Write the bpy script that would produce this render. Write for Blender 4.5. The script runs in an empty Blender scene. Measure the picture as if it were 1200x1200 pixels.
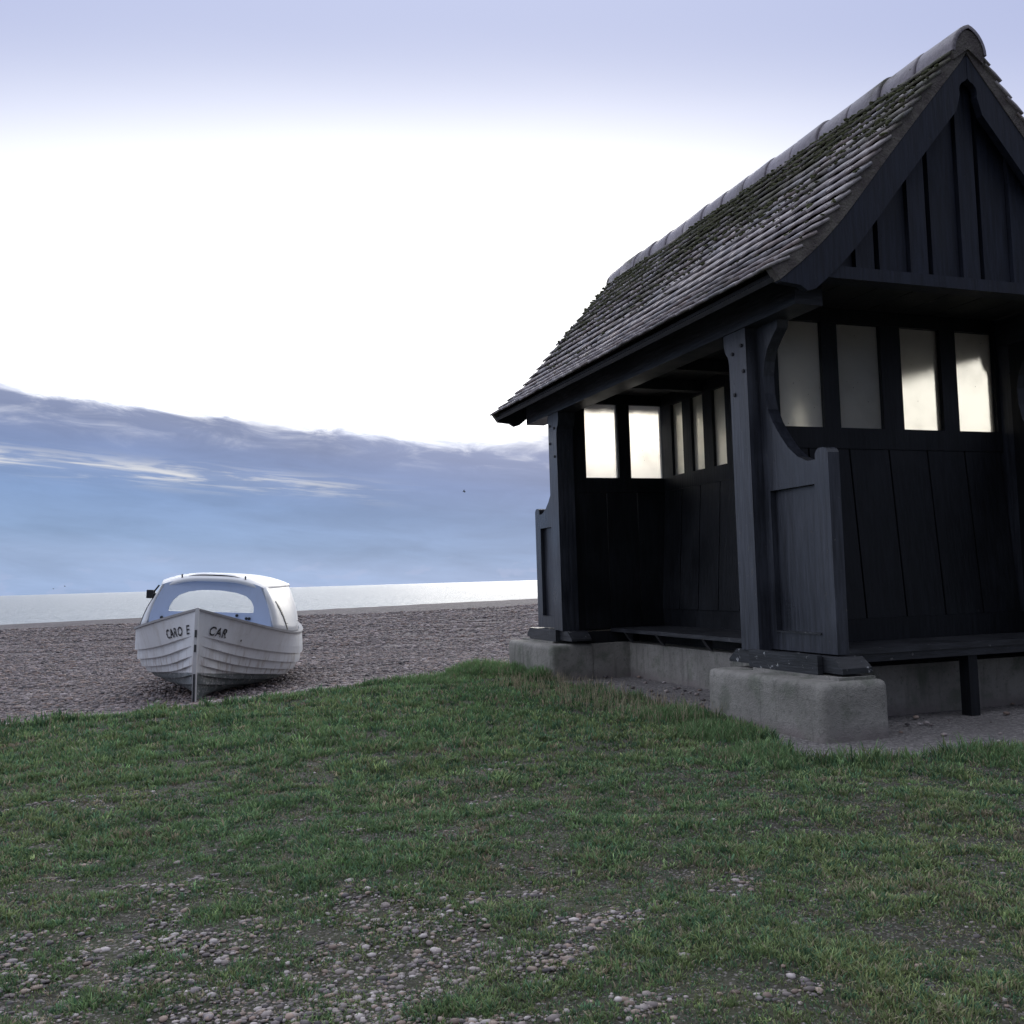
import bpy, bmesh, math, random
import numpy as np
from mathutils import Vector, Matrix, geometry
random.seed(7); RNG = np.random.default_rng(11)
sc = bpy.context.scene
R = math.radians

# ------------------------------------------------------------------ camera
CAM = Vector((-3.1445, -4.2586, 0.8252))
cam_d = bpy.data.cameras.new('camera'); cam = bpy.data.objects.new('camera', cam_d)
sc.collection.objects.link(cam); sc.camera = cam
cF = Vector((0.33519, 0.93960, 0.06921)); cR = Vector((0.94214, -0.33395, -0.02912)); cU = Vector((0.00425, -0.07496, 0.99718))
cam.matrix_world = Matrix(((cR.x, cU.x, -cF.x, CAM.x), (cR.y, cU.y, -cF.y, CAM.y), (cR.z, cU.z, -cF.z, CAM.z), (0, 0, 0, 1)))
cam_d.sensor_width = 36; cam_d.lens = 36 * 1161.97 / 1200
cam_d.clip_start = 0.05; cam_d.clip_end = 60000
FB = np.array([0.33600, 0.94186]); RB = np.array([0.94186, -0.33600])   # horizontal forward / right
AZ0 = math.degrees(math.atan2(FB[0], FB[1]))

# ------------------------------------------------------------------ render settings
sc.view_settings.view_transform = 'Standard'; sc.view_settings.look = 'None'
sc.view_settings.exposure = 0.12; sc.view_settings.gamma = 1.0
sc.render.engine = 'CYCLES'
sc.cycles.use_denoising = True
sc.cycles.max_bounces = 8; sc.cycles.transparent_max_bounces = 12
sc.cycles.sample_clamp_indirect = 6

# ------------------------------------------------------------------ node helpers
class NT:
    def __init__(s, tree): s.t = tree; s.n = tree.nodes; s.l = tree.links
    def node(s, typ, **kw):
        n = s.n.new(typ)
        for k, v in kw.items(): setattr(n, k, v)
        return n
    def put(s, sock, v):
        if isinstance(v, bpy.types.NodeSocket): s.l.new(v, sock)
        elif v is not None: sock.default_value = v
    def m(s, op, a, b=None, c=None, clamp=False):
        n = s.node('ShaderNodeMath', operation=op, use_clamp=clamp)
        s.put(n.inputs[0], a); s.put(n.inputs[1], b); s.put(n.inputs[2], c)
        return n.outputs[0]
    def sm(s, v, a, b, lo=0., hi=1.):
        n = s.node('ShaderNodeMapRange', interpolation_type='SMOOTHSTEP')
        s.put(n.inputs['Value'], v); s.put(n.inputs['From Min'], a); s.put(n.inputs['From Max'], b)
        s.put(n.inputs['To Min'], lo); s.put(n.inputs['To Max'], hi)
        return n.outputs[0]
    def mix(s, f, a, b, mode='MIX'):
        n = s.node('ShaderNodeMix', data_type='RGBA', blend_type=mode)
        s.put(n.inputs['Factor'], f)
        for i, v in ((6, a), (7, b)):
            if isinstance(v, tuple) and len(v) == 3: v = (*v, 1)
            s.put(n.inputs[i], v)
        return n.outputs[2]
    def noise(s, vec, scale, detail=4, rough=.55, dist=0.):
        n = s.node('ShaderNodeTexNoise')
        if vec is not None: s.put(n.inputs['Vector'], vec)
        n.inputs['Scale'].default_value = scale; n.inputs['Detail'].default_value = detail
        n.inputs['Roughness'].default_value = rough; n.inputs['Distortion'].default_value = dist
        return n.outputs['Fac']
    def voro(s, vec, scale, feature='F1', rnd=1.):
        n = s.node('ShaderNodeTexVoronoi', feature=feature)
        if vec is not None: s.put(n.inputs['Vector'], vec)
        n.inputs['Scale'].default_value = scale; n.inputs['Randomness'].default_value = rnd
        return n
    def comb(s, x, y, z=0.):
        n = s.node('ShaderNodeCombineXYZ'); s.put(n.inputs[0], x); s.put(n.inputs[1], y); s.put(n.inputs[2], z)
        return n.outputs[0]
    def scalev(s, v, k):
        n = s.node('ShaderNodeMapping'); s.put(n.inputs[0], v); n.inputs['Scale'].default_value = k
        return n.outputs[0]
    def ramp(s, f, stops):
        n = s.node('ShaderNodeValToRGB'); s.put(n.inputs[0], f)
        e = n.color_ramp.elements
        while len(e) < len(stops): e.new(0.5)
        for el, (p, c) in zip(e, stops): el.position = p; el.color = (*c, 1)
        return n.outputs[0]
    def bump(s, h, strength=.4, dist=.01, normal=None):
        n = s.node('ShaderNodeBump'); s.put(n.inputs['Height'], h)
        n.inputs['Strength'].default_value = strength; n.inputs['Distance'].default_value = dist
        if normal is not None: s.put(n.inputs['Normal'], normal)
        return n.outputs[0]

def material(name):
    m = bpy.data.materials.new(name); m.use_nodes = True
    t = NT(m.node_tree); b = m.node_tree.nodes['Principled BSDF']
    tc = t.node('ShaderNodeTexCoord')
    return m, t, b, tc.outputs['Object']

# ------------------------------------------------------------------ world: dusk sky with a bank of cloud
SUN_AZ, SUN_EL = R(AZ0 + 5), R(18)
world = bpy.data.worlds.new('World'); sc.world = world; world.use_nodes = True
w = NT(world.node_tree); bg = world.node_tree.nodes['Background']
sky = w.node('ShaderNodeTexSky', sky_type='NISHITA', sun_disc=False)
sky.sun_elevation = SUN_EL; sky.sun_rotation = SUN_AZ; sky.air_density = 1.2; sky.dust_density = 1.5
g = w.node('ShaderNodeTexCoord').outputs['Generated']
sep = w.node('ShaderNodeSeparateXYZ'); w.put(sep.inputs[0], g)
DEG = 180 / math.pi
el = w.m('MULTIPLY', w.m('ARCSINE', sep.outputs[2]), DEG)
az = w.m('SUBTRACT', w.m('MULTIPLY', w.m('ARCTAN2', sep.outputs[0], sep.outputs[1]), DEG), AZ0)
absaz = w.m('ABSOLUTE', az)
azc = w.m('MINIMUM', w.m('MAXIMUM', az, -50.), 50.)
T = w.m('ADD', el, w.m('MULTIPLY', azc, 0.09))
nv = w.comb(w.m('MULTIPLY', az, .055), w.m('MULTIPLY', T, .30), 3.7)
n_big = w.noise(nv, 1.6, 6, .55, .35)
nv2 = w.comb(w.m('MULTIPLY', az, .16), w.m('MULTIPLY', T, .62), 9.1)
n_fine = w.noise(nv2, 1.5, 8, .62, .6)
dev = w.m('ADD', w.m('MULTIPLY', w.m('SUBTRACT', n_big, .5), 2.6), w.m('MULTIPLY', w.m('SUBTRACT', n_fine, .5), 1.5))
Tn = w.m('ADD', T, dev)
# clear sky above: bright veil round the hidden sun, lavender-blue higher up
dx = w.m('MULTIPLY', w.m('ADD', az, 6.), .37); dy = w.m('SUBTRACT', el, 11.1)
gd = w.m('SQRT', w.m('ADD', w.m('MULTIPLY', dx, dx), w.m('MULTIPLY', dy, dy)))
gdn = w.m('ADD', gd, w.m('MULTIPLY', w.m('SUBTRACT', n_big, .5), .3))
glow = w.m('POWER', w.sm(gdn, 24.0, 8.2), 2.0)
rear = w.sm(w.m('COSINE', w.m('MULTIPLY', w.m('SUBTRACT', az, 160.), math.pi / 180)), -.25, .65)
high = w.mix(w.sm(el, 25., 60.), (.425, .475, .705), (1.25, 1.31, 1.46))
high = w.mix(w.m('MULTIPLY', w.m('MULTIPLY', rear, .95), w.sm(el, 75., 40.)), high, (.17, .19, .26))
high = w.mix(w.m('MULTIPLY', w.m('MULTIPLY', w.sm(az, -34., -70.), w.sm(az, -175., -135.)), .85), high, (.95, 1.0, 1.18))
clear = w.mix(glow, high, (1.32, 1.33, 1.34))
cx_ = w.m('MULTIPLY', w.m('ADD', az, 15.), .5)
core = w.sm(w.m('SQRT', w.m('ADD', w.m('MULTIPLY', cx_, cx_), w.m('MULTIPLY', dy, dy))), 10.5, 4.)
clear = w.mix(1., clear, w.mix(core, (0., 0., 0.), (2.0, 2.02, 2.02)), 'ADD')
clear = w.mix(w.m('MULTIPLY', w.m('MULTIPLY', w.sm(az, 4., 20.), w.sm(az, 75., 45.)), w.sm(el, 22., 8.)), clear, w.mix(.8, clear, w.mix(w.sm(az, 10., 17.), (1.4, 1.3, 1.05), (3.5, 3.4, 3.15))))
# cloud bank
deep = w.ramp(w.m('DIVIDE', T, 10.), [(0., (.33, .44, .66)), (.12, (.26, .375, .59)), (.33, (.225, .335, .565)),
                                       (.52, (.205, .285, .50)), (.66, (.225, .28, .46)), (.86, (.32, .36, .53)), (1., (.46, .49, .65))])
shade = w.m('MULTIPLY', w.sm(n_big, .25, .75, .90, 1.12), w.sm(n_fine, .3, .7, .97, 1.04))
deepn = w.mix(1., w.mix(1., deep, (.90, .915, .93), 'MULTIPLY'), w.comb(shade, shade, shade), 'MULTIPLY')
# light gap low in the bank, to the left
n_gap = w.noise(w.comb(w.m('MULTIPLY', az, .10), w.m('MULTIPLY', T, 1.3), 1.3), 1.7, 6, .6, .5)
gt = w.m('DIVIDE', w.m('SUBTRACT', w.m('ADD', T, w.m('MULTIPLY', w.m('SUBTRACT', n_gap, .5), 1.1)), 4.75), .55)
gap = w.m('POWER', 2.718, w.m('MULTIPLY', w.m('MULTIPLY', gt, gt), -1.))
gap = w.m('MULTIPLY', gap, w.m('MULTIPLY', w.sm(az, -3., -17.), w.sm(n_gap, .44, .62, .08, 1.)))
deepn = w.mix(w.m('MULTIPLY', gap, .68), deepn, (.86, .84, .80))
# faint cumulus at the horizon
n_cu = w.noise(w.comb(w.m('MULTIPLY', az, .33), w.m('MULTIPLY', el, .9), 5.2), 1.5, 6, .55, .3)
cu = w.m('MULTIPLY', w.sm(w.m('SUBTRACT', n_cu, w.m('MULTIPLY', el, .085)), .46, .56), w.sm(el, 3., .8))
deepn = w.mix(w.m('MULTIPLY', cu, .28), deepn, (.40, .47, .68))
bank = w.sm(Tn, 9.4, 7.5)
fringe = w.m('MULTIPLY', w.sm(Tn, 6.2, 8.2), w.sm(n_fine, .45, .75))
deepn = w.mix(w.m('MULTIPLY', fringe, .65), deepn, (.85, .86, .92))
deepn = w.mix(w.m('MULTIPLY', w.m('MULTIPLY', w.sm(az, 4., 14.), w.sm(az, 75., 45.)), .82), deepn, w.mix(w.sm(az, 12., 19.), (.80, .78, .69), (2.0, 1.93, 1.72)))
deepn = w.mix(w.m('MULTIPLY', w.m('MULTIPLY', w.sm(az, -32., -60.), w.sm(el, 2., 9.)), .6), deepn, (.72, .76, .90))
deepn = w.mix(w.m('MULTIPLY', rear, .9), deepn, (.13, .15, .21))
skyc = w.mix(bank, clear, deepn)
skyc = w.mix(w.sm(el, -2., -12.), skyc, (.10, .11, .13))
fin = w.mix(1., skyc, w.mix(1., sky.outputs[0], (.0015, .0015, .0015), 'MULTIPLY'), 'ADD')
w.put(bg.inputs['Color'], fin); bg.inputs['Strength'].default_value = 1.0

# ------------------------------------------------------------------ sun behind the veil of cloud
sd = bpy.data.lights.new('sun', 'SUN'); sd.energy = 0.5; sd.angle = R(24); sd.color = (1., .93, .82)
sun = bpy.data.objects.new('sun', sd); sc.collection.objects.link(sun)
dirs = Vector((math.sin(SUN_AZ) * math.cos(SUN_EL), math.cos(SUN_AZ) * math.cos(SUN_EL), math.sin(SUN_EL)))
sun.rotation_euler = dirs.to_track_quat('Z', 'Y').to_euler(); sun.location = (0, 0, 30)

# ------------------------------------------------------------------ object helpers
def tag(o, label=None, cat=None, group=None, kind=None):
    if label: o['label'] = label
    if cat: o['category'] = cat
    if group: o['group'] = group
    if kind: o['kind'] = kind
    return o
def empty(name, loc=(0, 0, 0)):
    o = bpy.data.objects.new(name, None); sc.collection.objects.link(o); o.location = loc
    o.empty_display_size = .2
    return o
def obj(name, bm, mat, parent=None, smooth=False, recalc=True):
    if recalc: bmesh.ops.recalc_face_normals(bm, faces=bm.faces)
    me = bpy.data.meshes.new(name); bm.to_mesh(me); bm.free()
    return link(name, me, mat, parent, smooth)
def link(name, me, mat, parent=None, smooth=False):
    me.materials.append(mat)
    if smooth: me.polygons.foreach_set('use_smooth', [True] * len(me.polygons))
    o = bpy.data.objects.new(name, me); sc.collection.objects.link(o)
    if parent: o.parent = parent
    return o
def np_mesh(name, verts, faces_flat, sizes, mat, smooth=False, color=None, parent=None):
    me = bpy.data.meshes.new(name)
    nv, nl, npoly = len(verts), len(faces_flat), len(sizes)
    me.vertices.add(nv); me.vertices.foreach_set('co', np.asarray(verts, np.float32).ravel())
    me.loops.add(nl); me.loops.foreach_set('vertex_index', np.asarray(faces_flat, np.int32))
    me.polygons.add(npoly)
    st = np.zeros(npoly, np.int32); st[1:] = np.cumsum(sizes)[:-1]
    me.polygons.foreach_set('loop_start', st)
    me.update(calc_edges=True); me.validate()
    if smooth: me.polygons.foreach_set('use_smooth', np.ones(npoly, bool))
    if color is not None:
        a = me.color_attributes.new('tint', 'FLOAT_COLOR', 'POINT')
        c4 = np.ones((nv, 4), np.float32); c4[:, :3] = color
        a.data.foreach_set('color', c4.ravel())
    me.materials.append(mat)
    o = bpy.data.objects.new(name, me); sc.collection.objects.link(o)
    if parent: o.parent = parent
    return o
def box(bm, x0, x1, y0, y1, z0, z1):
    x0, x1 = sorted((x0, x1)); y0, y1 = sorted((y0, y1)); z0, z1 = sorted((z0, z1))
    v = [bm.verts.new(p) for p in ((x0,y0,z0),(x1,y0,z0),(x1,y1,z0),(x0,y1,z0),(x0,y0,z1),(x1,y0,z1),(x1,y1,z1),(x0,y1,z1))]
    f = [bm.faces.new([v[i] for i in q]) for q in ((0,3,2,1),(4,5,6,7),(0,1,5,4),(1,2,6,5),(2,3,7,6),(3,0,4,7))]
    return v, f
def hexa(bm, pts):
    v = [bm.verts.new(p) for p in pts]
    for q in ((0,3,2,1),(4,5,6,7),(0,1,5,4),(1,2,6,5),(2,3,7,6),(3,0,4,7)): bm.faces.new([v[i] for i in q])
    return v
def bevel(bm, off=.006, seg=2):
    es = [e for e in bm.edges if len(e.link_faces) == 2 and e.calc_face_angle(0) > .5]
    bmesh.ops.bevel(bm, geom=es, offset=off, segments=seg, profile=.5, affect='EDGES', clamp_overlap=True)
def prism(bm, loops, to3d, a, b):
    """closed outline(s) (first outer, then holes), extruded between a and b; to3d(p, q, depth) -> xyz"""
    pts = [p for lp in loops for p in lp]
    tris = geometry.tessellate_polygon([[Vector((p[0], p[1], 0)) for p in lp] for lp in loops])
    va = [bm.verts.new(to3d(p[0], p[1], a)) for p in pts]
    vb = [bm.verts.new(to3d(p[0], p[1], b)) for p in pts]
    for t in tris:
        try:
            bm.faces.new([va[i] for i in t]); bm.faces.new([vb[i] for i in reversed(t)])
        except ValueError: pass
    o = 0
    for lp in loops:
        n = len(lp)
        for i in range(n):
            j = (i + 1) % n
            bm.faces.new([va[o+i], va[o+j], vb[o+j], vb[o+i]])
        o += n
def cyl(bm, p, q, r, n=10):
    p, q = Vector(p), Vector(q); d = q - p
    m = Matrix.Translation((p + q) / 2) @ d.to_track_quat('Z', 'Y').to_matrix().to_4x4()
    bmesh.ops.create_cone(bm, cap_ends=True, segments=n, radius1=r, radius2=r, depth=d.length, matrix=m)

# ------------------------------------------------------------------ numpy value noise
def vnoise(x, y, seed=0):
    xi = np.floor(x).astype(np.int64); yi = np.floor(y).astype(np.int64); fx = x - xi; fy = y - yi
    def h(a, b):
        n = (a * 374761393 + b * 668265263 + seed * 974634777) & 0xffffffff
        n = ((n ^ (n >> 13)) * 1274126177) & 0xffffffff
        return ((n ^ (n >> 16)) & 0xffff) / 65535.
    fx = fx * fx * (3 - 2 * fx); fy = fy * fy * (3 - 2 * fy)
    return (h(xi, yi) * (1 - fx) + h(xi + 1, yi) * fx) * (1 - fy) + (h(xi, yi + 1) * (1 - fx) + h(xi + 1, yi + 1) * fx) * fy
def fbm(x, y, seed=0, o=4):
    s = 0; a = .5; t = 0
    for i in range(o):
        s = s + a * vnoise(x * 2**i, y * 2**i, seed + i); t += a; a *= .5
    return s / t
def sstep(x, a, b):
    t = np.clip((x - a) / (b - a), 0, 1); return t * t * (3 - 2 * t)
def inside(px, py, poly):
    c = np.zeros(px.shape, bool); n = len(poly)
    for i in range(n):
        x1, y1 = poly[i]; x2, y2 = poly[(i + 1) % n]
        if y1 == y2: continue
        k = (y1 > py) != (y2 > py)
        c ^= k & (px < (x2 - x1) * (py - y1) / (y2 - y1) + x1)
    return c
def pdist(px, py, poly, closed=False):
    d = np.full(px.shape, 1e9); n = len(poly)
    for i in range(n if closed else n - 1):
        x1, y1 = poly[i]; x2, y2 = poly[(i + 1) % n]
        t = np.clip(((px - x1) * (x2 - x1) + (py - y1) * (y2 - y1)) / ((x2 - x1)**2 + (y2 - y1)**2), 0, 1)
        d = np.minimum(d, np.hypot(px - x1 - t * (x2 - x1), py - y1 - t * (y2 - y1)))
    return d

# ------------------------------------------------------------------ ground layout (metres; X across the gable, Y along the ridge)
EDGE = [(-60, -4), (-20, 1.2), (-9, 2.35), (-5.2, 2.72), (-4.1, 2.86), (-3.61, 2.94), (-2.91, 3.2), (-2.13, 3.62), (-1.36, 4.06),
        (-.75, 4.5), (-.3, 4.62), (.1, 4.55), (2.4, 4.6), (4, 5), (9, 4), (60, -4)]
LAWN = EDGE + [(60, -40), (-60, -40)]
APRON = [(-.10, 4.5), (-.15, 3.25), (-.12, 2.1), (-.10, .9), (-.2, .2), (-.40, -.30), (-.46, -.48), (-.32, -.62), (0, -.64),
         (.2, -.68), (.6, -.76), (1.4, -.75), (2.5, -.7), (2.8, 0), (2.8, 4.5)]
def lawn_z(x, y):
    return np.where(inside(x, y, APRON), 0., 1.) * (.045 * (fbm(x * .9, y * .9, 3, 3) - .5) + .05 * (fbm(x * 3.1, y * 3.1, 5, 3) - .5)) * sstep(pdist(x, y, APRON, True), .0, .8)
def beach_z(x, y):
    u = (x - CAM.x) * RB[0] + (y - CAM.y) * RB[1]; d = (x - CAM.x) * FB[0] + (y - CAM.y) * FB[1]
    t = pdist(x, y, EDGE) * np.where(inside(x, y, LAWN), -1, 1)
    near = -.02 - .18 * sstep(t, -.1, 2.1) * sstep(-(u - .9), 0., 1.6) - .05 * sstep(t, 1, 4)
    crest = np.clip(.115 + .0195 * u, -.42, .30) + .07 * (fbm(u * .12 + 3, d * .02, 5, 3) - .5)
    z = near + (crest - near) * sstep(d, 13, 36)
    z = z + .10 * (fbm(u * .16, d * .35, 8, 3) - .5) * sstep(t, .5, 4) * (1 - sstep(d, 24, 34))
    z = z + .045 * (fbm(u * 1.2, d * 2.2, 12, 3) - .5) * sstep(t, .1, 1.) + .10 * (fbm(u * .5, d * .8, 15, 4) - .5) * sstep(d, 14, 20) * (1 - sstep(d, 33, 36))
    z = z - 3.2 * sstep(d, 36.5, 62)
    return np.where(t < -.12, -.16 + 0 * z, np.where(t < 0, z + .14 * t / .12, z))

# ------------------------------------------------------------------ materials
def mat_pebble_ground():
    m, t, b, co = material('shingle')
    v1 = t.voro(co, 26.); v2 = t.voro(co, 55.)
    n1 = t.noise(co, .9, 5); n2 = t.noise(co, 7., 4)
    c = t.ramp(t.noise(v1.outputs['Color'], 3.1, 0), [(0.25, (.10, .085, .085)), (.45, (.20, .175, .17)), (.6, (.30, .27, .26)), (.78, (.40, .36, .34))])
    c2 = t.ramp(t.noise(v2.outputs['Color'], 2.7, 0), [(0.3, (.10, .088, .09)), (.5, (.22, .195, .19)), (.72, (.36, .33, .32))])
    cc = t.mix(.45, c, c2)
    cc = t.mix(t.sm(n1, .35, .7, 0., .45), cc, (.15, .125, .125))
    nm = t.noise(t.scalev(co, (1., 1., .0)), 2.2, 7, .72)
    cc = t.mix(1., cc, t.comb(*(t.sm(nm, .3, .68, .55, 1.2),) * 3), 'MULTIPLY')
    cc = t.mix(1., cc, t.comb(*(t.sm(n2, .2, .8, .72, 1.15),) * 3), 'MULTIPLY')
    cc = t.mix(1., cc, (.72, .70, .73), 'MULTIPLY')
    t.put(b.inputs['Base Color'], cc); b.inputs['Roughness'].default_value = .7
    h = t.m('ADD', t.m('MULTIPLY', v1.outputs['Distance'], -1.), t.m('MULTIPLY', v2.outputs['Distance'], -.5))
    h = t.m('ADD', h, t.m('MULTIPLY', n2, 1.5))
    t.put(b.inputs['Normal'], t.bump(h, .9, .03))
    return m
def mat_soil():
    m, t, b, co = material('lawn_soil')
    n = t.noise(co, 5., 6); n2 = t.noise(co, 40., 4)
    c = t.mix(t.sm(n, .3, .7), (.030, .028, .020), (.046, .050, .026))
    c = t.mix(t.sm(n2, .45, .8, 0., .6), c, (.075, .062, .048))
    gv = t.voro(co, 130.); gsel = t.noise(gv.outputs['Color'], 3.3, 0)
    c = t.mix(t.m('MULTIPLY', t.sm(gsel, .5, .6), t.sm(gv.outputs['Distance'], .55, .35)), c, (.17, .155, .145))
    t.put(b.inputs['Base Color'], c); b.inputs['Roughness'].default_value = .9
    t.put(b.inputs['Normal'], t.bump(t.m('ADD', n, n2), .8, .02))
    return m
def mat_apron():
    m, t, b, co = material('fine_gravel')
    v = t.voro(co, 75.); n = t.noise(co, 1.6, 5); n2 = t.noise(co, 30., 3)
    c = t.ramp(t.noise(v.outputs['Color'], 3., 0), [(.25, (.09, .086, .086)), (.5, (.20, .187, .185)), (.75, (.36, .335, .325))])
    c = t.mix(t.sm(n, .35, .7, 0., .5), c, (.13, .12, .115))
    t.put(b.inputs['Base Color'], c); b.inputs['Roughness'].default_value = .8
    t.put(b.inputs['Normal'], t.bump(t.m('ADD', t.m('MULTIPLY', v.outputs['Distance'], -1.), n2), .8, .012))
    return m
def mat_tint(name, rough=.6, spec=.4, translucent=0., bump=None):
    m, t, b, co = material(name)
    a = t.node('ShaderNodeAttribute', attribute_name='tint')
    c = a.outputs['Color']
    if bump:
        n = t.noise(co, bump, 4)
        c = t.mix(1., c, t.comb(*(t.sm(n, .25, .75, .75, 1.2),) * 3), 'MULTIPLY')
    t.put(b.inputs['Base Color'], c); b.inputs['Roughness'].default_value = rough
    b.inputs['Specular IOR Level'].default_value = spec
    if translucent:
        tr = t.node('ShaderNodeBsdfTranslucent'); t.put(tr.inputs[0], c)
        mx = t.node('ShaderNodeMixShader'); mx.inputs[0].default_value = translucent
        out = t.n['Material Output']
        t.l.new(b.outputs[0], mx.inputs[1]); t.l.new(tr.outputs[0], mx.inputs[2]); t.l.new(mx.outputs[0], out.inputs[0])
    return m
def mat_paint(name, col, worn, wear=.6, rough=.42, grain=(14, 14, 1.2), spec=.5):
    """old black paint on timber: grain relief, uneven gloss, chips"""
    m, t, b, co = material(name)
    gv = t.scalev(co, grain)
    gr = t.noise(gv, 3.2, 6, .6); n = t.noise(co, 2.3, 5); ch = t.noise(co, 21., 6, .7)
    b.inputs['Specular IOR Level'].default_value = spec
    c = t.mix(t.sm(n, .3, .75), col, tuple(k * 1.7 + .002 for k in col))
    c = t.mix(1., c, t.comb(*(t.sm(gr, .25, .75, .6, 1.6),) * 3), 'MULTIPLY')
    chip = t.m('MULTIPLY', t.sm(t.m('ADD', ch, t.m('MULTIPLY', t.m('SUBTRACT', n, .5), .25)), .735 - .11 * wear, .775 - .11 * wear), wear)
    c = t.mix(chip, c, worn)
    t.put(b.inputs['Base Color'], c)
    t.put(b.inputs['Roughness'], t.m('ADD', t.sm(n, .3, .7, rough - .06, rough + .14), t.m('MULTIPLY', chip, .3)))
    t.put(b.inputs['Normal'], t.bump(t.m('ADD', gr, t.m('MULTIPLY', chip, -1.)), .55, .006))
    return m
def mat_concrete():
    m, t, b, co = material('cast_concrete')
    n = t.noise(co, 3.2, 6, .6); n2 = t.noise(co, 38., 4, .7); n3 = t.noise(co, 160., 2)
    sepz = t.node('ShaderNodeSeparateXYZ'); t.put(sepz.inputs[0], co)
    c = t.mix(t.sm(n, .3, .7), (.205, .196, .178), (.32, .306, .28))
    vs_ = t.noise(t.scalev(co, (7, 7, .7)), 2.4, 5, .6)
    c = t.mix(t.sm(vs_, .52, .70, 0., .6), c, (.115, .112, .098))
    c = t.mix(t.sm(n2, .52, .72, 0., .55), c, (.095, .10, .085))
    moss = t.m('MULTIPLY', t.sm(t.noise(co, 6., 5), .5, .68), .5)
    c = t.mix(moss, c, (.085, .105, .07))
    c = t.mix(t.m('MULTIPLY', t.sm(sepz.outputs[2], .10, .0), t.sm(n, .4, .6)), c, (.21, .185, .18))
    t.put(b.inputs['Base Color'], c); b.inputs['Roughness'].default_value = .85
    t.put(b.inputs['Normal'], t.bump(t.m('ADD', t.m('MULTIPLY', n2, 1.), t.m('MULTIPLY', n3, .5)), .7, .012))
    return m
def mat_tile(name='old_clay_tile', moss_up=.17, moss0=0.):
    m, t, b, co = material(name)
    a = t.node('ShaderNodeAttribute', attribute_name='tint')
    n = t.noise(co, 2.2, 6, .65); n2 = t.noise(co, 28., 5, .7)
    c = t.mix(1., a.outputs['Color'], t.comb(*(t.sm(n2, .2, .8, .65, 1.3),) * 3), 'MULTIPLY')
    sp = t.node('ShaderNodeSeparateXYZ'); t.put(sp.inputs[0], co)
    up = t.sm(sp.outputs[2], 2.6, 3.7)
    ms = t.m('MULTIPLY', t.sm(t.m('ADD', t.m('MULTIPLY', n, .75), t.m('ADD', t.m('ADD', t.m('MULTIPLY', up, moss_up), moss0), t.m('MULTIPLY', n2, .25))), .53, .68), .85)
    c = t.mix(ms, c, (.075, .078, .040))
    li = t.sm(t.noise(co, 60., 3, .6), .68, .74, 0., .55)
    c = t.mix(li, c, (.33, .33, .30))
    t.put(b.inputs['Base Color'], c)
    t.put(b.inputs['Roughness'], t.m('ADD', .36, t.m('MULTIPLY', ms, .5)))
    t.put(b.inputs['Normal'], t.bump(t.m('ADD', n2, t.m('MULTIPLY', ms, 1.2)), .5, .01))
    return m
def mat_mortar():
    m, t, b, co = material('verge_mortar')
    n = t.noise(co, 9., 6, .6); n2 = t.noise(co, 70., 3)
    c = t.mix(t.sm(n, .35, .65), (.085, .07, .07), (.15, .135, .12))
    c = t.mix(t.sm(n2, .5, .7, 0., .5), c, (.08, .085, .05))
    t.put(b.inputs['Base Color'], c); b.inputs['Roughness'].default_value = .9
    t.put(b.inputs['Normal'], t.bump(t.m('ADD', n, n2), .7, .012))
    return m
def mat_glass():
    m, t, b, co = material('obscured_window_glass')
    n = t.noise(co, 5., 5); sp = t.voro(co, 26.)
    rf = t.node('ShaderNodeBsdfRefraction'); rf.inputs['IOR'].default_value = 1.12; rf.inputs['Roughness'].default_value = .42
    rf.inputs['Color'].default_value = (.97, .96, .925, 1)
    tl = t.node('ShaderNodeBsdfTranslucent'); tl.inputs[0].default_value = (.95, .92, .84, 1)
    gl = t.node('ShaderNodeBsdfGlossy'); gl.inputs['Roughness'].default_value = .35; gl.inputs['Color'].default_value = (.8, .8, .8, 1)
    df = t.node('ShaderNodeBsdfDiffuse'); df.inputs[0].default_value = (.16, .14, .10, 1)
    m1 = t.node('ShaderNodeMixShader'); m1.inputs[0].default_value = .42
    t.l.new(rf.outputs[0], m1.inputs[1]); t.l.new(tl.outputs[0], m1.inputs[2])
    m2 = t.node('ShaderNodeMixShader'); m2.inputs[0].default_value = .03
    t.l.new(m1.outputs[0], m2.inputs[1]); t.l.new(gl.outputs[0], m2.inputs[2])
    m3 = t.node('ShaderNodeMixShader')     # flecks of dirt
    t.put(m3.inputs[0], t.m('ADD', t.m('MULTIPLY', t.sm(sp.outputs['Distance'], .10, .04), t.sm(n, .5, .56, 0., .7)), t.sm(n, .45, .75, 0., .12)))
    t.l.new(m2.outputs[0], m3.inputs[1]); t.l.new(df.outputs[0], m3.inputs[2])
    t.l.new(m3.outputs[0], t.n['Material Output'].inputs[0])
    return m
def mat_sea():
    m, t, b, co = material('sea_water')
    s = t.scalev(co, (.5, 1., 1.))
    n = t.noise(co, .35, 6, .6); n2 = t.noise(co, .03, 3)
    b.inputs['Base Color'].default_value = (.20, .24, .27, 1); b.inputs['IOR'].default_value = 1.33
    b.inputs['Roughness'].default_value = .30; b.inputs['Specular IOR Level'].default_value = 1.
    t.put(b.inputs['Normal'], t.bump(t.m('ADD', n, n2), 1., 2.6))
    return m
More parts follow.
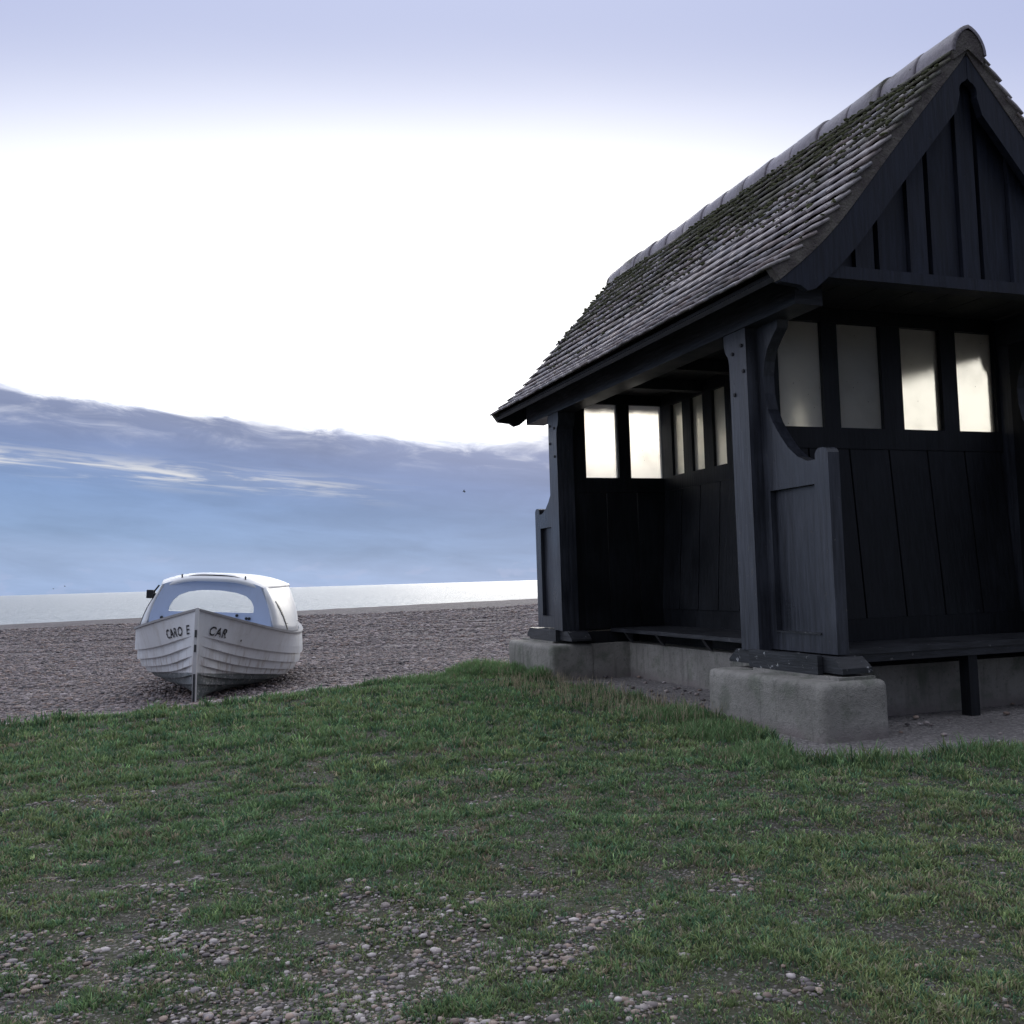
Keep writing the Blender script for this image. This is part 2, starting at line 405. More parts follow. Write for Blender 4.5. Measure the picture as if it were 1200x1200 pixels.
def mat_boat(name, col, grime=.35, rough=.4):
    m, t, b, co = material(name)
    n = t.noise(t.scalev(co, (3, 3, .8)), 2.2, 6, .65); n2 = t.noise(co, 46., 5, .7); n3 = t.noise(co, 11., 4)
    c = t.mix(t.sm(n, .45, .75, 0., grime), col, tuple(k * .68 for k in (col[0], col[1] * .95, col[2] * .85)))
    c = t.mix(t.m('MULTIPLY', t.sm(n2, .67, .71), t.sm(n3, .40, .6)), c, (.16, .13, .11))
    t.put(b.inputs['Base Color'], c); b.inputs['Roughness'].default_value = rough
    t.put(b.inputs['Normal'], t.bump(n3, .12, .006))
    return m, t, b, co, c
def mat_hull():
    m, t, b, co, c = mat_boat('white_hull_paint', (.76, .78, .80), .6, .42)
    sp = t.node('ShaderNodeSeparateXYZ'); t.put(sp.inputs[0], co)
    n = t.noise(co, 3.0, 4); sc_ = t.noise(t.scalev(co, (6, 3, 5)), 7., 3, .5, 1.0)
    edge = t.m('ADD', t.m('ADD', t.m('ADD', sp.outputs[2], -.012), t.m('MULTIPLY', sp.outputs[1], .085)), t.m('MULTIPLY', t.m('SUBTRACT', n, .5), .03))
    af = t.sm(edge, .285, .275)
    gc = t.mix(t.sm(t.noise(co, 8., 6), .35, .7), (.085, .105, .11), (.16, .18, .185))
    gc = t.mix(t.sm(sc_, .58, .63, 0., .8), gc, (.42, .42, .42))
    c2 = t.mix(af, c, gc)
    rust = t.m('MULTIPLY', t.sm(edge, .62, .29), t.sm(t.noise(t.scalev(co, (8, 8, .7)), 3., 4), .50, .68, 0., .6))
    c2 = t.mix(t.m('MULTIPLY', rust, t.m('SUBTRACT', 1., af)), c2, (.30, .23, .18))
    t.put(b.inputs['Base Color'], c2)
    return m
def mat_plain(name, col, rough=.5, metal=0.):
    m, t, b, co = material(name)
    n = t.noise(co, 25., 4)
    t.put(b.inputs['Base Color'], t.mix(t.sm(n, .3, .7), col, tuple(k * .7 for k in col)))
    b.inputs['Roughness'].default_value = rough; b.inputs['Metallic'].default_value = metal
    return m

M_SHINGLE = mat_pebble_ground(); M_SOIL = mat_soil(); M_APRON = mat_apron(); M_SEA = mat_sea()
M_STONE = mat_tint('pebble_stone', .6, .4, bump=40.); M_GRASS = mat_tint('grass_blade', .55, .3, .35)
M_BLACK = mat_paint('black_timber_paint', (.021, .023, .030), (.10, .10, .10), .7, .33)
M_BLACKX = mat_paint('black_beam_paint', (.013, .015, .020), (.11, .11, .11), .7, .4, grain=(1.5, 1.5, 14))
M_WALL_SHADE = mat_paint('shade_darkened_black_paint', (.0042, .005, .007), (.05, .05, .05), .5, .5, spec=.32)  # less faded black, darkened further so the bay's shade sits in the colour
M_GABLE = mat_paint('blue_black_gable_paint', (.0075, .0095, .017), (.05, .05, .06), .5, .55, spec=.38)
M_SOLE = mat_paint('flaking_sole_paint', (.014, .015, .018), (.40, .41, .42), 1., .4, grain=(1.5, 1.5, 14))
M_BENCH = mat_paint('worn_bench_paint', (.018, .019, .023), (.16, .16, .16), .9, .4, grain=(2, 2, 12))
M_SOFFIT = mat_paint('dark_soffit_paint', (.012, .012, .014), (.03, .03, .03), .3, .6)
M_CONC = mat_concrete(); M_TILE = mat_tile(); M_RIDGE = mat_tile('ridge_clay_tile', 0., -.02); M_MORTAR = mat_mortar(); M_GLASS = mat_glass()

# ------------------------------------------------------------------ terrain sheets
def grid_sheet(name, xs, ys, zf, mat, keep=None):
    gx, gy = np.meshgrid(xs, ys); z = zf(gx, gy)
    nx, ny = len(xs), len(ys)
    v = np.stack([gx, gy, z], -1).reshape(-1, 3)
    i = (np.arange(ny - 1)[:, None] * nx + np.arange(nx - 1)[None]).ravel()
    q = np.stack([i, i + 1, i + nx + 1, i + nx], -1)
    if keep is not None:
        k = keep(gx, gy).ravel(); q = q[k[q].any(1)]
        used = np.unique(q); mp = np.full(len(v), -1); mp[used] = np.arange(len(used)); v = v[used]; q = mp[q]
    return np_mesh(name, v, q.ravel(), np.full(len(q), 4), mat, True)
def axis(a, b, c, d, fine, coarse):
    return np.unique(np.concatenate([np.arange(a, b, coarse), np.arange(b, c, fine), np.arange(c, d + .01, coarse)]))
# shingle: a fan-shaped sheet from the lawn to below the water line, reaching far to both sides
rows = np.concatenate([np.arange(-14, 4, 2.), np.arange(4, 16, .16), np.arange(16, 40, .5), np.arange(40, 70, 2.)])
cols = np.concatenate([-np.geomspace(400, 14, 30), np.arange(-13.6, 13.7, .2), np.geomspace(14, 400, 30)])
gu, gd_ = np.meshgrid(cols, rows)
bx_ = CAM.x + gu * RB[0] + gd_ * FB[0]; by_ = CAM.y + gu * RB[1] + gd_ * FB[1]
bz_ = beach_z(bx_, by_); nx_, ny_ = len(cols), len(rows)
ii = (np.arange(ny_ - 1)[:, None] * nx_ + np.arange(nx_ - 1)[None]).ravel()
tag(np_mesh('shingle_beach', np.stack([bx_, by_, bz_], -1).reshape(-1, 3), np.stack([ii, ii + 1, ii + nx_ + 1, ii + nx_], -1).ravel(), np.full(len(ii), 4), M_SHINGLE, True), kind='structure')
tag(grid_sheet('lawn', axis(-60, -6, 5, 60, .1, 2.), axis(-40, -5, 5, 8, .1, 1.), lawn_z, M_SOIL, lambda x, y: inside(x, y, LAWN)), kind='structure')
tag(grid_sheet('gravel_floor', np.arange(-.5, 2.9, .05), np.arange(-.8, 4.6, .05), lambda x, y: .006 + .012 * (fbm(x * 2, y * 2, 31) - .5) + 0 * x, M_APRON,
               lambda x, y: inside(x, y, APRON)), kind='structure')
bm = bmesh.new()
vs = [bm.verts.new((CAM.x + u * RB[0] + d * FB[0], CAM.y + u * RB[1] + d * FB[1], -2.6)) for u, d in ((-30000, 40), (30000, 40), (30000, 45000), (-30000, 45000))]
bm.faces.new(vs)
tag(obj('sea', bm, M_SEA), kind='structure')

# ------------------------------------------------------------------ the shelter
W, LR, XC = 2.084, 4.097, 1.042
shelter = empty('beach_shelter', (XC, LR / 2, 0))
tag(shelter, 'black timber seaside shelter with steep mossy tiled gable roof on concrete blocks', 'shelter')
OFF = Vector((XC, LR / 2, 0))
def part(name, bm, mat, parent=None, smooth=False):
    o = obj(name, bm, mat, None, smooth)
    if parent is None or parent is shelter:
        o.data.transform(Matrix.Translation(-OFF)); o.parent = shelter
    else:
        o.data.transform(Matrix.Translation(-OFF)); o.parent = parent
    return o
corners = [(1, 1), (1, -1), (-1, 1), (-1, -1)]
def fx(x, s): return x if s > 0 else W - x
def fy(y, s): return y if s > 0 else LR - y

# concrete feet
for sx, sy in corners:
    bm = bmesh.new(); box(bm, fx(-.16, sx), fx(.235, sx), fy(-.233, sy), fy(.833, sy), -.12, .29)
    bmesh.ops.bevel(bm, geom=[e for e in bm.edges if not all(abs(v.co.z + .12) < .001 for v in e.verts)], offset=.038, segments=4, profile=.5, affect='EDGES')
    bmesh.ops.subdivide_edges(bm, edges=[e for e in bm.edges if e.calc_length() > .15], cuts=5, use_grid_fill=True)
    for v in bm.verts:
        n_ = math.sin(v.co.x * 23 + v.co.z * 17) * math.sin(v.co.y * 19 + v.co.z * 11) * .5 + random.uniform(-.5, .5)
        v.co += Vector((v.co.x - fx(.04, sx), (v.co.y - fy(.3, sy)) * .3, v.co.z - .15)).normalized() * n_ * .0035
    part('concrete_block', bm, M_CONC, smooth=True)
# plinth under the partitions
bm = bmesh.new()
prism(bm, [[(fx(.21, 1), .36), (W - .21, .36), (W - .21, .80), (1.53, .80), (1.53, 3.27), (W - .21, 3.27), (W - .21, LR - .36), (.21, LR - .36), (.21, 3.27), (.55, 3.27), (.55, .80), (.21, .80)]],
      lambda p, q, d: (p, q, d), -.12, .285)
bevel(bm, .015, 2)
part('plinth', bm, M_CONC)

# timber soles on the blocks
for sx, sy in corners:
    bm = bmesh.new()
    prism(bm, [[(-.17, .318), (.86, .318), (.86, .335), (.775, .396), (-.10, .396), (-.17, .345)]], lambda p, q, d: (fx(d, sx), fy(p, sy), q), .012, .19)
    bevel(bm, .006)
    part('sole_plate', bm, M_SOLE)
    bm = bmesh.new(); box(bm, fx(-.022, sx), fx(.009, sx), fy(-.02, sy), fy(.60, sy), .306, .404); bevel(bm, .004)
    part('sole_board', bm, M_SOLE)
    bm = bmesh.new(); box(bm, fx(-.03, sx), fx(.19, sx), fy(-.19, sy), fy(.55, sy), .27, .305); bevel(bm, .012, 2)
    part('mortar_bed', bm, M_CONC)

# posts with bracketed heads and pegs
for sx, sy in corners:
    bm = bmesh.new()
    prism(bm, [[(.524, .396), (.703, .396), (.703, 2.05), (.712, 2.09), (.735, 2.115), (.752, 2.16), (.752, 2.225), (.524, 2.225)]],
          lambda p, q, d: (fx(d, sx), fy(p, sy), q), .0, .15)
    bevel(bm, .005)
    post = part('post', bm, M_BLACK)
    for (py, pz) in ((.66, 2.10), (.565, 2.13), (.555, 1.98), (.655, 1.86)):
        bm = bmesh.new(); cyl(bm, (fx(-.008, sx), fy(py, sy), pz), (fx(.01, sx), fy(py, sy), pz), .011, 8)
        part('peg', bm, M_SOFFIT, post)
# wing panels with the scooped top
def arc_pts():
    key = [(.052, 1.41), (.12, 1.412), (.20, 1.445), (.28, 1.505), (.345, 1.578), (.41, 1.665), (.452, 1.745), (.474, 1.84), (.478, 1.94), (.462, 2.02), (.43, 2.085), (.379, 2.138), (.33, 2.18), (.317, 2.225)]
    return key
for sx, sy in corners:
    outer = [(-.054, .404), (.524, .404), (.524, 2.225)] + list(reversed(arc_pts())) + [(.052, 1.437), (.04, 1.456), (.02, 1.466), (-.02, 1.466), (-.042, 1.456), (-.054, 1.437)]
    hole = [(.066, .50), (.464, .50), (.464, 1.284), (.066, 1.284)]
    bm = bmesh.new(); prism(bm, [outer, hole], lambda p, q, d: (fx(d, sx), fy(p, sy), q), .078, .148)
    wing = part('wing_frame', bm, M_BLACK if sx > 0 else M_WALL_SHADE)  # right frames take the darkened copy: shade put into the colour
    bm = bmesh.new(); box(bm, fx(.112, sx), fx(.134, sx), fy(.067, sy), fy(.463, sy), .501, 1.283)
    part('wing_panel', bm, M_BLACK, wing)
    bm = bmesh.new(); prism(bm, [[(.066, .50), (.464, .50), (.464, .509), (.066, .509)]], lambda p, q, d: (fx(d, sx), fy(p, sy), q), .070, .111)
    part('sill_moulding', bm, M_SOLE, wing)
# eaves plates
for sx in (1, -1):
    bm = bmesh.new(); box(bm, fx(-.01, sx), fx(.16, sx), .03, LR - .03, 2.2255, 2.40); bevel(bm, .008)
    part('eaves_plate', bm, M_BLACKX)
    bm = bmesh.new(); box(bm, fx(-.235, sx), fx(-.21, sx), -.15, LR + .15, 2.295, 2.335)
    part('fascia', bm, M_SOFFIT)
# ceiling boards
bm = bmesh.new()
for i in range(14):
    x0 = .162 + i * (W - .324) / 14
    box(bm, x0 + .002, x0 + (W - .324) / 14 - .002, -.03, LR + .03, 2.405 + .002 * (i % 2), 2.425)
part('ceiling', bm, M_SOFFIT)
for y in (1.35, 2.05, 2.75):
    bm = bmesh.new(); box(bm, .16, W - .16, y - .045, y + .045, 2.315, 2.4035); bevel(bm, .006); part('ceiling_joist', bm, M_SOFFIT)

# partitions with panes
def planks(bm, n, a0, a1, place, z0, z1, gap=.011):
    for i in range(n):
        p = a0 + (a1 - a0) * i / n + gap / 2; q = a0 + (a1 - a0) * (i + 1) / n - gap / 2
        place(bm, p, q, z0, z1)
for sy in (1, -1):
    bm = bmesh.new()
    Y0, Y1 = .61, .68
    box(bm, .15, W - .15, fy(Y0, sy), fy(Y1, sy), 1.555, 1.68)          # mid rail
    box(bm, .15, W - .15, fy(Y0, sy), fy(Y1, sy), 2.318, 2.404)          # head
    for a, b_ in ((.151, .275), (.586, .698), (1.016, 1.166), (1.476, 1.596), (1.906, W - .151)):
        box(bm, a, b_, fy(Y0 + .003, sy), fy(Y1 - .003, sy), 1.6802, 2.3178)
    box(bm, .152, W - .152, fy(.532, sy), fy(.665, sy), .417, .545)       # bottom rail
    box(bm, .21, W - .21, fy(.50, sy), fy(.70, sy), .286, .3838)           # sole beam
    for a in (.151, W - .191): box(bm, a, a + .04, fy(.645, sy), fy(.678, sy), .38, 1.6)
    bevel(bm, .004)
    wall = part('end_wall', bm, M_WALL_SHADE)
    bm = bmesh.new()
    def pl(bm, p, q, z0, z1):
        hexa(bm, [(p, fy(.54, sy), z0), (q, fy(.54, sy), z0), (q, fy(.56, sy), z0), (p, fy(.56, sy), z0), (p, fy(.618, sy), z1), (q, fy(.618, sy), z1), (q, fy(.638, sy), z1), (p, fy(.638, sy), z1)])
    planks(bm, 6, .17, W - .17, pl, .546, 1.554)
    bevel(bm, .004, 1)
    part('backrest', bm, M_WALL_SHADE, wall)
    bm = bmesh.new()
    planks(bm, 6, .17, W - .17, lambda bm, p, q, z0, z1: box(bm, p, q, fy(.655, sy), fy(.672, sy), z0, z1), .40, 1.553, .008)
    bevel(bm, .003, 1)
    part('rear_boarding', bm, M_WALL_SHADE, wall)
    for a, b_ in ((.275, .586), (.698, 1.016), (1.166, 1.476), (1.596, 1.906)):
        bm = bmesh.new(); box(bm, a, b_, fy(.642, sy), fy(.648, sy), 1.681, 2.317)
        part('window_pane', bm, M_GLASS, wall)
bm = bmesh.new()
SY0, SY1 = .682, LR - .682
box(bm, XC - .032, XC + .032, SY0, SY1, 1.56, 1.685); box(bm, XC - .032, XC + .032, SY0, SY1, 2.30, 2.404)
pitch = .335; pan = [(3.255 - i * pitch - .195, 3.255 - i * pitch) for i in range(7)]
cuts = [SY1] + [v for p in pan for v in (p[1], p[0])] + [SY0]
for i in range(0, len(cuts), 2): box(bm, XC - .029, XC + .029, cuts[i + 1], cuts[i], 1.6852, 2.2998)
box(bm, .955, W - .955, SY0, SY1, .405, .548); box(bm, .70, W - .70, SY0 + .02, SY1 - .02, .286, .3755); box(bm, 1.02, 1.064, SY0 + .001, SY0 + .05, .30, 1.6); box(bm, 1.02, 1.064, SY1 - .05, SY1 - .001, .30, 1.6)
bevel(bm, .004)
spine = part('spine_wall', bm, M_WALL_SHADE)
for a, b_ in pan:
    bm = bmesh.new(); box(bm, XC - .003, XC + .003, a, b_, 1.686, 2.299); part('window_pane', bm, M_GLASS, spine)
for sx in (1, -1):
    bm = bmesh.new()
    def pl2(bm, p, q, z0, z1):
        a = [fx(v, sx) for v in (.945, .965, 1.014, 1.034)]
        hexa(bm, [(a[0], p, z0), (a[1], p, z0), (a[1], q, z0), (a[0], q, z0), (a[2], p, z1), (a[3], p, z1), (a[3], q, z1), (a[2], q, z1)])
    planks(bm, 9, SY0, SY1, pl2, .549, 1.559)
    bevel(bm, .004, 1); part('backrest', bm, M_WALL_SHADE, spine)

# benches
for sy in (1, -1):
    bm = bmesh.new(); box(bm, .19, W - .19, fy(.10, sy), fy(.53, sy), .384, .416); bevel(bm, .01, 3)
    seat = part('end_bench', bm, M_BENCH)
    bm = bmesh.new(); box(bm, .20, W - .20, fy(.118, sy), fy(.14, sy), .34, .3835); part('bench_rail', bm, M_BENCH, seat)
    bm = bmesh.new(); box(bm, 1.085, 1.148, fy(.13, sy), fy(.20, sy), -.02, .3395); bevel(bm, .005); part('bench_leg', bm, M_WALL_SHADE, seat)
for sx in (1, -1):
    bm = bmesh.new(); box(bm, fx(.44, sx), fx(.955, sx), .70, LR - .70, .376, .405); bevel(bm, .01, 3)
    seat = part('side_bench', bm, M_BENCH)
    for y in (1.25, 1.95, 2.65, 3.2):
        bm = bmesh.new(); prism(bm, [[(.47, .3755), (.54, .3755), (.54, .285), (.50, .33)]], lambda p, q, d: (fx(p, sx), d, q), y - .02, y + .02)
        part('bench_bracket', bm, M_BENCH, seat)

# roof ---------------------------------------------------------------
PROF = [(-.285, 2.345), (-.16, 2.438), (-.03, 2.548), (.085, 2.662), (.217, 2.815), (.415, 3.050), (.62, 3.285), (.80, 3.488), (1.042, 3.760)]
RY0, RY1 = -.172, 4.262
def dense(prof, n=120):
    P = np.array(prof); s = np.concatenate([[0], np.cumsum(np.hypot(*np.diff(P, axis=0).T))])
    t = np.linspace(0, s[-1], n); return t, np.interp(t, s, P[:, 0]), np.interp(t, s, P[:, 1]), s[-1]
ts, px_, pz_, PL = dense(PROF)
# smooth the bell-cast
for _ in range(30):
    px_[1:-1] = (px_[:-2] + px_[1:-1] * 2 + px_[2:]) / 4; pz_[1:-1] = (pz_[:-2] + pz_[1:-1] * 2 + pz_[2:]) / 4
def prof_at(s, off=0.):
    x = np.interp(s, ts, px_); z = np.interp(s, ts, pz_); e = .02
    tx = np.interp(s + e, ts, px_) - np.interp(s - e, ts, px_); tz = np.interp(s + e, ts, pz_) - np.interp(s - e, ts, pz_)
    l = math.hypot(tx, tz); tx /= l; tz /= l
    return x - tz * off, z + tx * off, tx, tz          # off > 0 is outwards
def offset_prof(off, n=26): return [prof_at(s, off)[:2] for s in np.linspace(0, PL, n)]
roof_bm = bmesh.new()
for sx in (1, -1):
    up = offset_prof(-.052); lo = offset_prof(-.078)
    up = [(min(x, XC), z) for x, z in up]; lo = [(min(x, XC), z) for x, z in lo]
    prism(roof_bm, [up + lo[::-1]], lambda p, q, d: (fx(p, sx), d, q), RY0 + .05, RY1 - .05)
roof = part('roof', roof_bm, M_SOFFIT)
# tiles (one part: the tiling of the whole roof)
tv, tf, tcol = [], [], []
NC = 18; gauge = PL / NC; tw = .158
base_cols = [(.30, .265, .27), (.35, .32, .32), (.26, .23, .24), (.39, .35, .35), (.30, .25, .24), (.29, .275, .29)]
for sx in (1, -1):
    for c in range(NC):
        s0 = c * gauge - .015
        row = RY0 - (tw / 2 if c % 2 else 0)
        y = row
        while y < RY1:
            a = max(y + .0015, RY0 + random.uniform(-.006, .006)); b_ = min(y + tw - .0015, RY1 + random.uniform(-.006, .006)); y += tw
            if b_ - a < .02: continue
            lift = random.uniform(-.002, .003) + .004 * math.sin(a * 1.3 + c * .4); slip = random.uniform(-.005, .004) * (0 if c == 0 else 1); skew = random.uniform(-.003, .003)
            col = np.array(random.choice(base_cols)) * random.uniform(.8, 1.2)
            base = len(tv)
            for (yy, sk) in ((a, -skew), ((a + b_) / 2, 0), (b_, skew)):
                cam_ = .004 if yy not in (a, b_) else 0
                for (ds, o) in ((0, .013 + lift), (gauge * .55, .004 + lift * .5), (gauge * 1.25, -.017)):
                    x, z, _, _ = prof_at(max(0., min(PL, s0 + ds + slip + sk)), o + cam_)
                    x -= max(0, -(s0 + ds + slip)) * .75; z -= max(0, -(s0 + ds + slip)) * .6
                    tv.append((fx(min(x, XC), sx), yy, z))
                for (ds, o) in ((0, -.002 + lift), (gauge * .55, -.014 + lift * .5), (gauge * 1.25, -.034)):
                    x, z, _, _ = prof_at(max(0., min(PL, s0 + ds + slip + sk)), o + cam_)
                    x -= max(0, -(s0 + ds + slip)) * .75; z -= max(0, -(s0 + ds + slip)) * .6
                    tv.append((fx(min(x, XC), sx), yy, z))
            tcol += [col] * 18
            for k in (0, 1):
                o = base + k * 6; p = o + 6
                q = [(o, o+1, p+1, p), (o+1, o+2, p+2, p+1), (o+4, o+3, p+3, p+4), (o+5, o+4, p+4, p+5), (o+3, o, p, p+3)]
                tf += q
            for o, flip in ((base, 0), (base + 12, 1)):
                for q in ((o, o+3, o+4, o+1), (o+1, o+4, o+5, o+2)): tf.append(q if not flip else q[::-1])
tf = np.array(tf); n_half = 0
me_t = np_mesh('roof_tiles', np.array(tv) - np.array(OFF), tf.ravel(), np.full(len(tf), 4), M_TILE, False, np.array(tcol), roof)
bmx = bmesh.new(); bmx.from_mesh(me_t.data); bmesh.ops.recalc_face_normals(bmx, faces=bmx.faces); bmx.to_mesh(me_t.data); bmx.free()
# ridge tiles: half-round, bedded one after another, as one run
tv, tf, tcol = [], [], []
NR = 15; rl = (RY1 - RY0 + .02) / NR
for i in range(NR):
    y0 = RY0 - .012 + i * rl; y1 = y0 + rl - .006
    dz = random.uniform(-.006, .006); dx_ = random.uniform(-.006, .006); tl = random.uniform(-.005, .005)
    col = np.array((.175, .152, .175)) * random.uniform(.85, 1.15)
    base = len(tv); NS = 14
    prof_y = [(y0, .106, 1), (y0, .126, 0), (y0 + .012, .129, 0), ((y0 + y1) / 2, .126, 0), (y1 - .01, .124, 0), (y1, .119, 0)]
    for (yy, r, inn) in prof_y:
        for k in range(NS + 1):
            a = math.pi * (k / NS)
            tv.append((XC + dx_ - r * math.cos(a) * .93, yy, 3.668 + dz + tl * (yy - y0) / rl + r * math.sin(a) * 1.03 - .03 * abs(math.cos(a)))); tcol.append(col)
    for j in range(len(prof_y) - 1):
        for k in range(NS):
            o = base + j * (NS + 1) + k; tf.append((o, o + 1, o + NS + 2, o + NS + 1))
tf = np.array(tf)
rt = np_mesh('ridge_tiles', np.array(tv) - np.array(OFF), tf.ravel(), np.full(len(tf), 4), M_RIDGE, True, np.array(tcol), roof)
# mortar: verge bands and ridge ends
for ya, yb, yr in ((RY0 + .008, RY0 + .060, RY0 - .006), (RY1 - .060, RY1 - .008, RY1 + .006)):
    bm = bmesh.new()
    for sx in (1, -1):
        up = [(min(x, XC), z) for x, z in offset_prof(-.004)]; lo = [(min(x, XC), z) for x, z in offset_prof(-.082)]
        prism(bm, [up + lo[::-1]], lambda p, q, d: (fx(p, sx), d, q), ya, yb)
    part('verge_mortar', bm, M_MORTAR, roof)
    bm = bmesh.new()
    ring = [(XC - .112 * math.cos(math.pi * k / 14), 3.640 + .126 * math.sin(math.pi * k / 14)) for k in range(15)]
    prism(bm, [ring + [(XC + .10, 3.59), (XC, 3.66), (XC - .10, 3.59)]], lambda p, q, d: (p, d, q), yr, yr + (.05 if yr < 1 else -.05))
    part('ridge_end_mortar', bm, M_MORTAR, roof)
# moss cushions along the courses under the ridge
mv, mf, mc = [], [], []
ico = bmesh.new(); bmesh.ops.create_icosphere(ico, subdivisions=1, radius=1.); ICO1 = np.array([v.co[:] for v in ico.verts]); ICO1F = np.array([[v.index for v in f.verts] for f in ico.faces]); ico.free()
ico = bmesh.new(); bmesh.ops.create_icosphere(ico, subdivisions=2, radius=1.); ICO2 = np.array([v.co[:] for v in ico.verts]); ICO2F = np.array([[v.index for v in f.verts] for f in ico.faces]); ico.free()
def stones(P, S, rot, base, faces, col, squash=None):
    n = len(P); c, s = np.cos(rot), np.sin(rot); B = base[None] * S[:, None, :]
    X = B[..., 0] * c[:, None] - B[..., 1] * s[:, None]; Y = B[..., 0] * s[:, None] + B[..., 1] * c[:, None]
    V = np.stack([X, Y, B[..., 2]], -1) + P[:, None]
    F = (faces[None] + (np.arange(n) * len(base))[:, None, None]).reshape(-1)
    return V.reshape(-1, 3), F, np.full(n * len(faces), 3), np.repeat(col, len(base), 0)
mp, msz, mcol = [], [], []
k = 0
while k < 3200:
    c = int(min(NC - 1, NC * random.random() ** .38)); yy = random.uniform(RY0, RY1)
    if fbm(np.array([yy * 1.3]), np.array([c * .35]), 77)[0] < .53 - .12 * (c / NC): k += .2; continue
    s = c * gauge + random.uniform(-.01, .04); x, z, _, _ = prof_at(min(PL, max(0, s)), .012)
    sx = 1 if random.random() < .7 else -1
    mp.append((fx(x, sx), yy, z)); r = random.choice((.004, .006, .007, .010)) * random.uniform(.7, 1.5); msz.append((r * 1.2, r * random.uniform(1.3, 2.6), r * .75)); mcol.append(np.array((.085, .090, .048)) * random.uniform(.7, 1.4)); k += 1
V, F, Sz, Cc = stones(np.array(mp), np.array(msz), RNG.uniform(0, 6.3, len(mp)), ICO1, ICO1F, np.array(mcol))
moss = np_mesh('moss', V - np.array(OFF), F, Sz, mat_tint('roof_moss', .95, .1, bump=90.), True, Cc, roof); moss['kind'] = 'stuff'

# gables -------------------------------------------------------------
for sy in (1, -1):
    for sx in (1, -1):
        up = [p for p in offset_prof(-.084, 40)]; lo = [p for p in offset_prof(-.235, 40)]
        up = [p for p in up if p[0] < XC - .004]; zt = np.interp(XC, [up[-2][0], up[-1][0]], [up[-2][1], up[-1][1]])
        zt = up[-1][1] + (XC - .002 - up[-1][0]) * 1.12; up.append((XC - .002, zt))
        lo = [p for p in lo if p[0] < XC - .075 and p[1] > 2.25]
        notch = [(XC - .062 * math.cos(a), 3.425 + .062 * math.sin(a)) for a in np.linspace(-.35, math.pi / 2, 8)]
        notch[-1] = (XC - .002, 3.425 + .075)
        foot = [(-.20, 2.262), (-.10, 2.25), (.02, 2.232)]
        up = [p for p in up if p[1] > 2.275 + .0]
        poly = up + notch[::-1] + lo[::-1]
        lo_first = lo[0]
        poly = poly[:-1] + [lo_first, (lo_first[0] - .05, 2.236), (up[0][0] + .12, 2.262), (up[0][0] + .005, 2.272)]
        bm = bmesh.new(); prism(bm, [poly], lambda p, q, d: (fx(p, sx), fy(d, sy), q), -.160, -.118)
        part('barge_board', bm, M_GABLE)
    bm = bmesh.new(); box(bm, .03, W - .03, fy(-.150, sy), fy(-.045, sy), 2.318 if sy > 0 else 2.408, 2.382 if sy > 0 else 2.46); bevel(bm, .006)
    part('tie_beam', bm, M_GABLE)
    bm = bmesh.new()
    def roof_under(x):
        xs_, zs_ = zip(*offset_prof(-.10)); xx = x if x <= XC else W - x
        return float(np.interp(xx, xs_, zs_))
    x = .155
    boards = []
    cell = .357
    for kx in range(-1, 6):
        x0 = .336 - .045 + kx * cell
        boards += [(x0, x0 + .118, -.088), (x0 + .172, x0 + .352, -.064)]
    for a, b_, yf in boards:
        a, b_ = max(a, .05), min(b_, W - .05)
        if b_ - a < .03: continue
        pts = [(a, 2.383)] + [(b_, 2.383)] + [(b_, roof_under(b_))] + ([(XC, roof_under(XC))] if a < XC < b_ else []) + [(a, roof_under(a))]
        if min(p[1] for p in pts[2:]) < 2.41: continue
        prism(bm, [pts], lambda p, q, d: (p, fy(d, sy), q), yf, -.03)
    bevel(bm, .004, 1)
    gb = part('gable_boarding', bm, M_GABLE)
    bm = bmesh.new()
    back = [(.03, 2.384), (W - .03, 2.384)] + [(W - p[0], p[1]) for p in offset_prof(-.10) if p[1] > 2.45 and p[0] < XC] + [(XC, roof_under(XC))] + [p for p in offset_prof(-.10)[::-1] if p[1] > 2.45 and p[0] < XC]
    prism(bm, [back], lambda p, q, d: (p, fy(d, sy), q), -.012, .012)
    part('gable_backing', bm, M_SOFFIT)
    for hx, hz in ((.70, 2.72), (1.055, 2.70), (1.05, 3.03), (1.385, 2.68), (.17, 2.47)):
        bm = bmesh.new(); prism(bm, [[(hx - .016, hz), (hx, hz - .010), (hx + .016, hz), (hx + .003, hz + .035)]], lambda p, q, d: (p, fy(d, sy), q), -.0665, -.062)
        part('carved_stop', bm, M_SOFFIT, gb)

# ------------------------------------------------------------------ the boat
BD = 9.0; BS = BD / 9.5
def cam_pt(u, d, z): return (CAM.x + u * RB[0] + d * FB[0], CAM.y + u * RB[1] + d * FB[1], z)
boat = empty('fishing_boat', (-2.868, 5.345, -.205))
boat.rotation_mode = 'XYZ'; boat.rotation_euler = (R(0), R(3.6), -math.atan2(.1735, .985)); boat.scale = (BS,) * 3
tag(boat, 'small white clinker boat with cabin drawn up bow-first on the shingle', 'boat')
BL = 4.5
def hb(u):
    return .018 + .885 * (1 - abs(1 - u / .45) ** 2.2) if u < .45 else .903 - .25 * ((u - .45) / .55) ** 2
def sheer(u): return .625 + (.275 * (1 - u / .42) ** 2 if u < .42 else .08 * ((u - .42) / .58) ** 2)
def keel(u): return .012 + .02 * u
def stem_y(s): return .10 * (1 - s) ** 2 * 1.0 + .0     # slight rake: foot lies a little aft
LAP0, LAP1 = [.19, .30, .41, .51, .62, .725], [.06, .12, .19, .29, .425, .60]
def laps(u):
    k = max(0., 1 - u / .42) ** 1.15
    return [b + (a - b) * k for a, b in zip(LAP0, LAP1)]
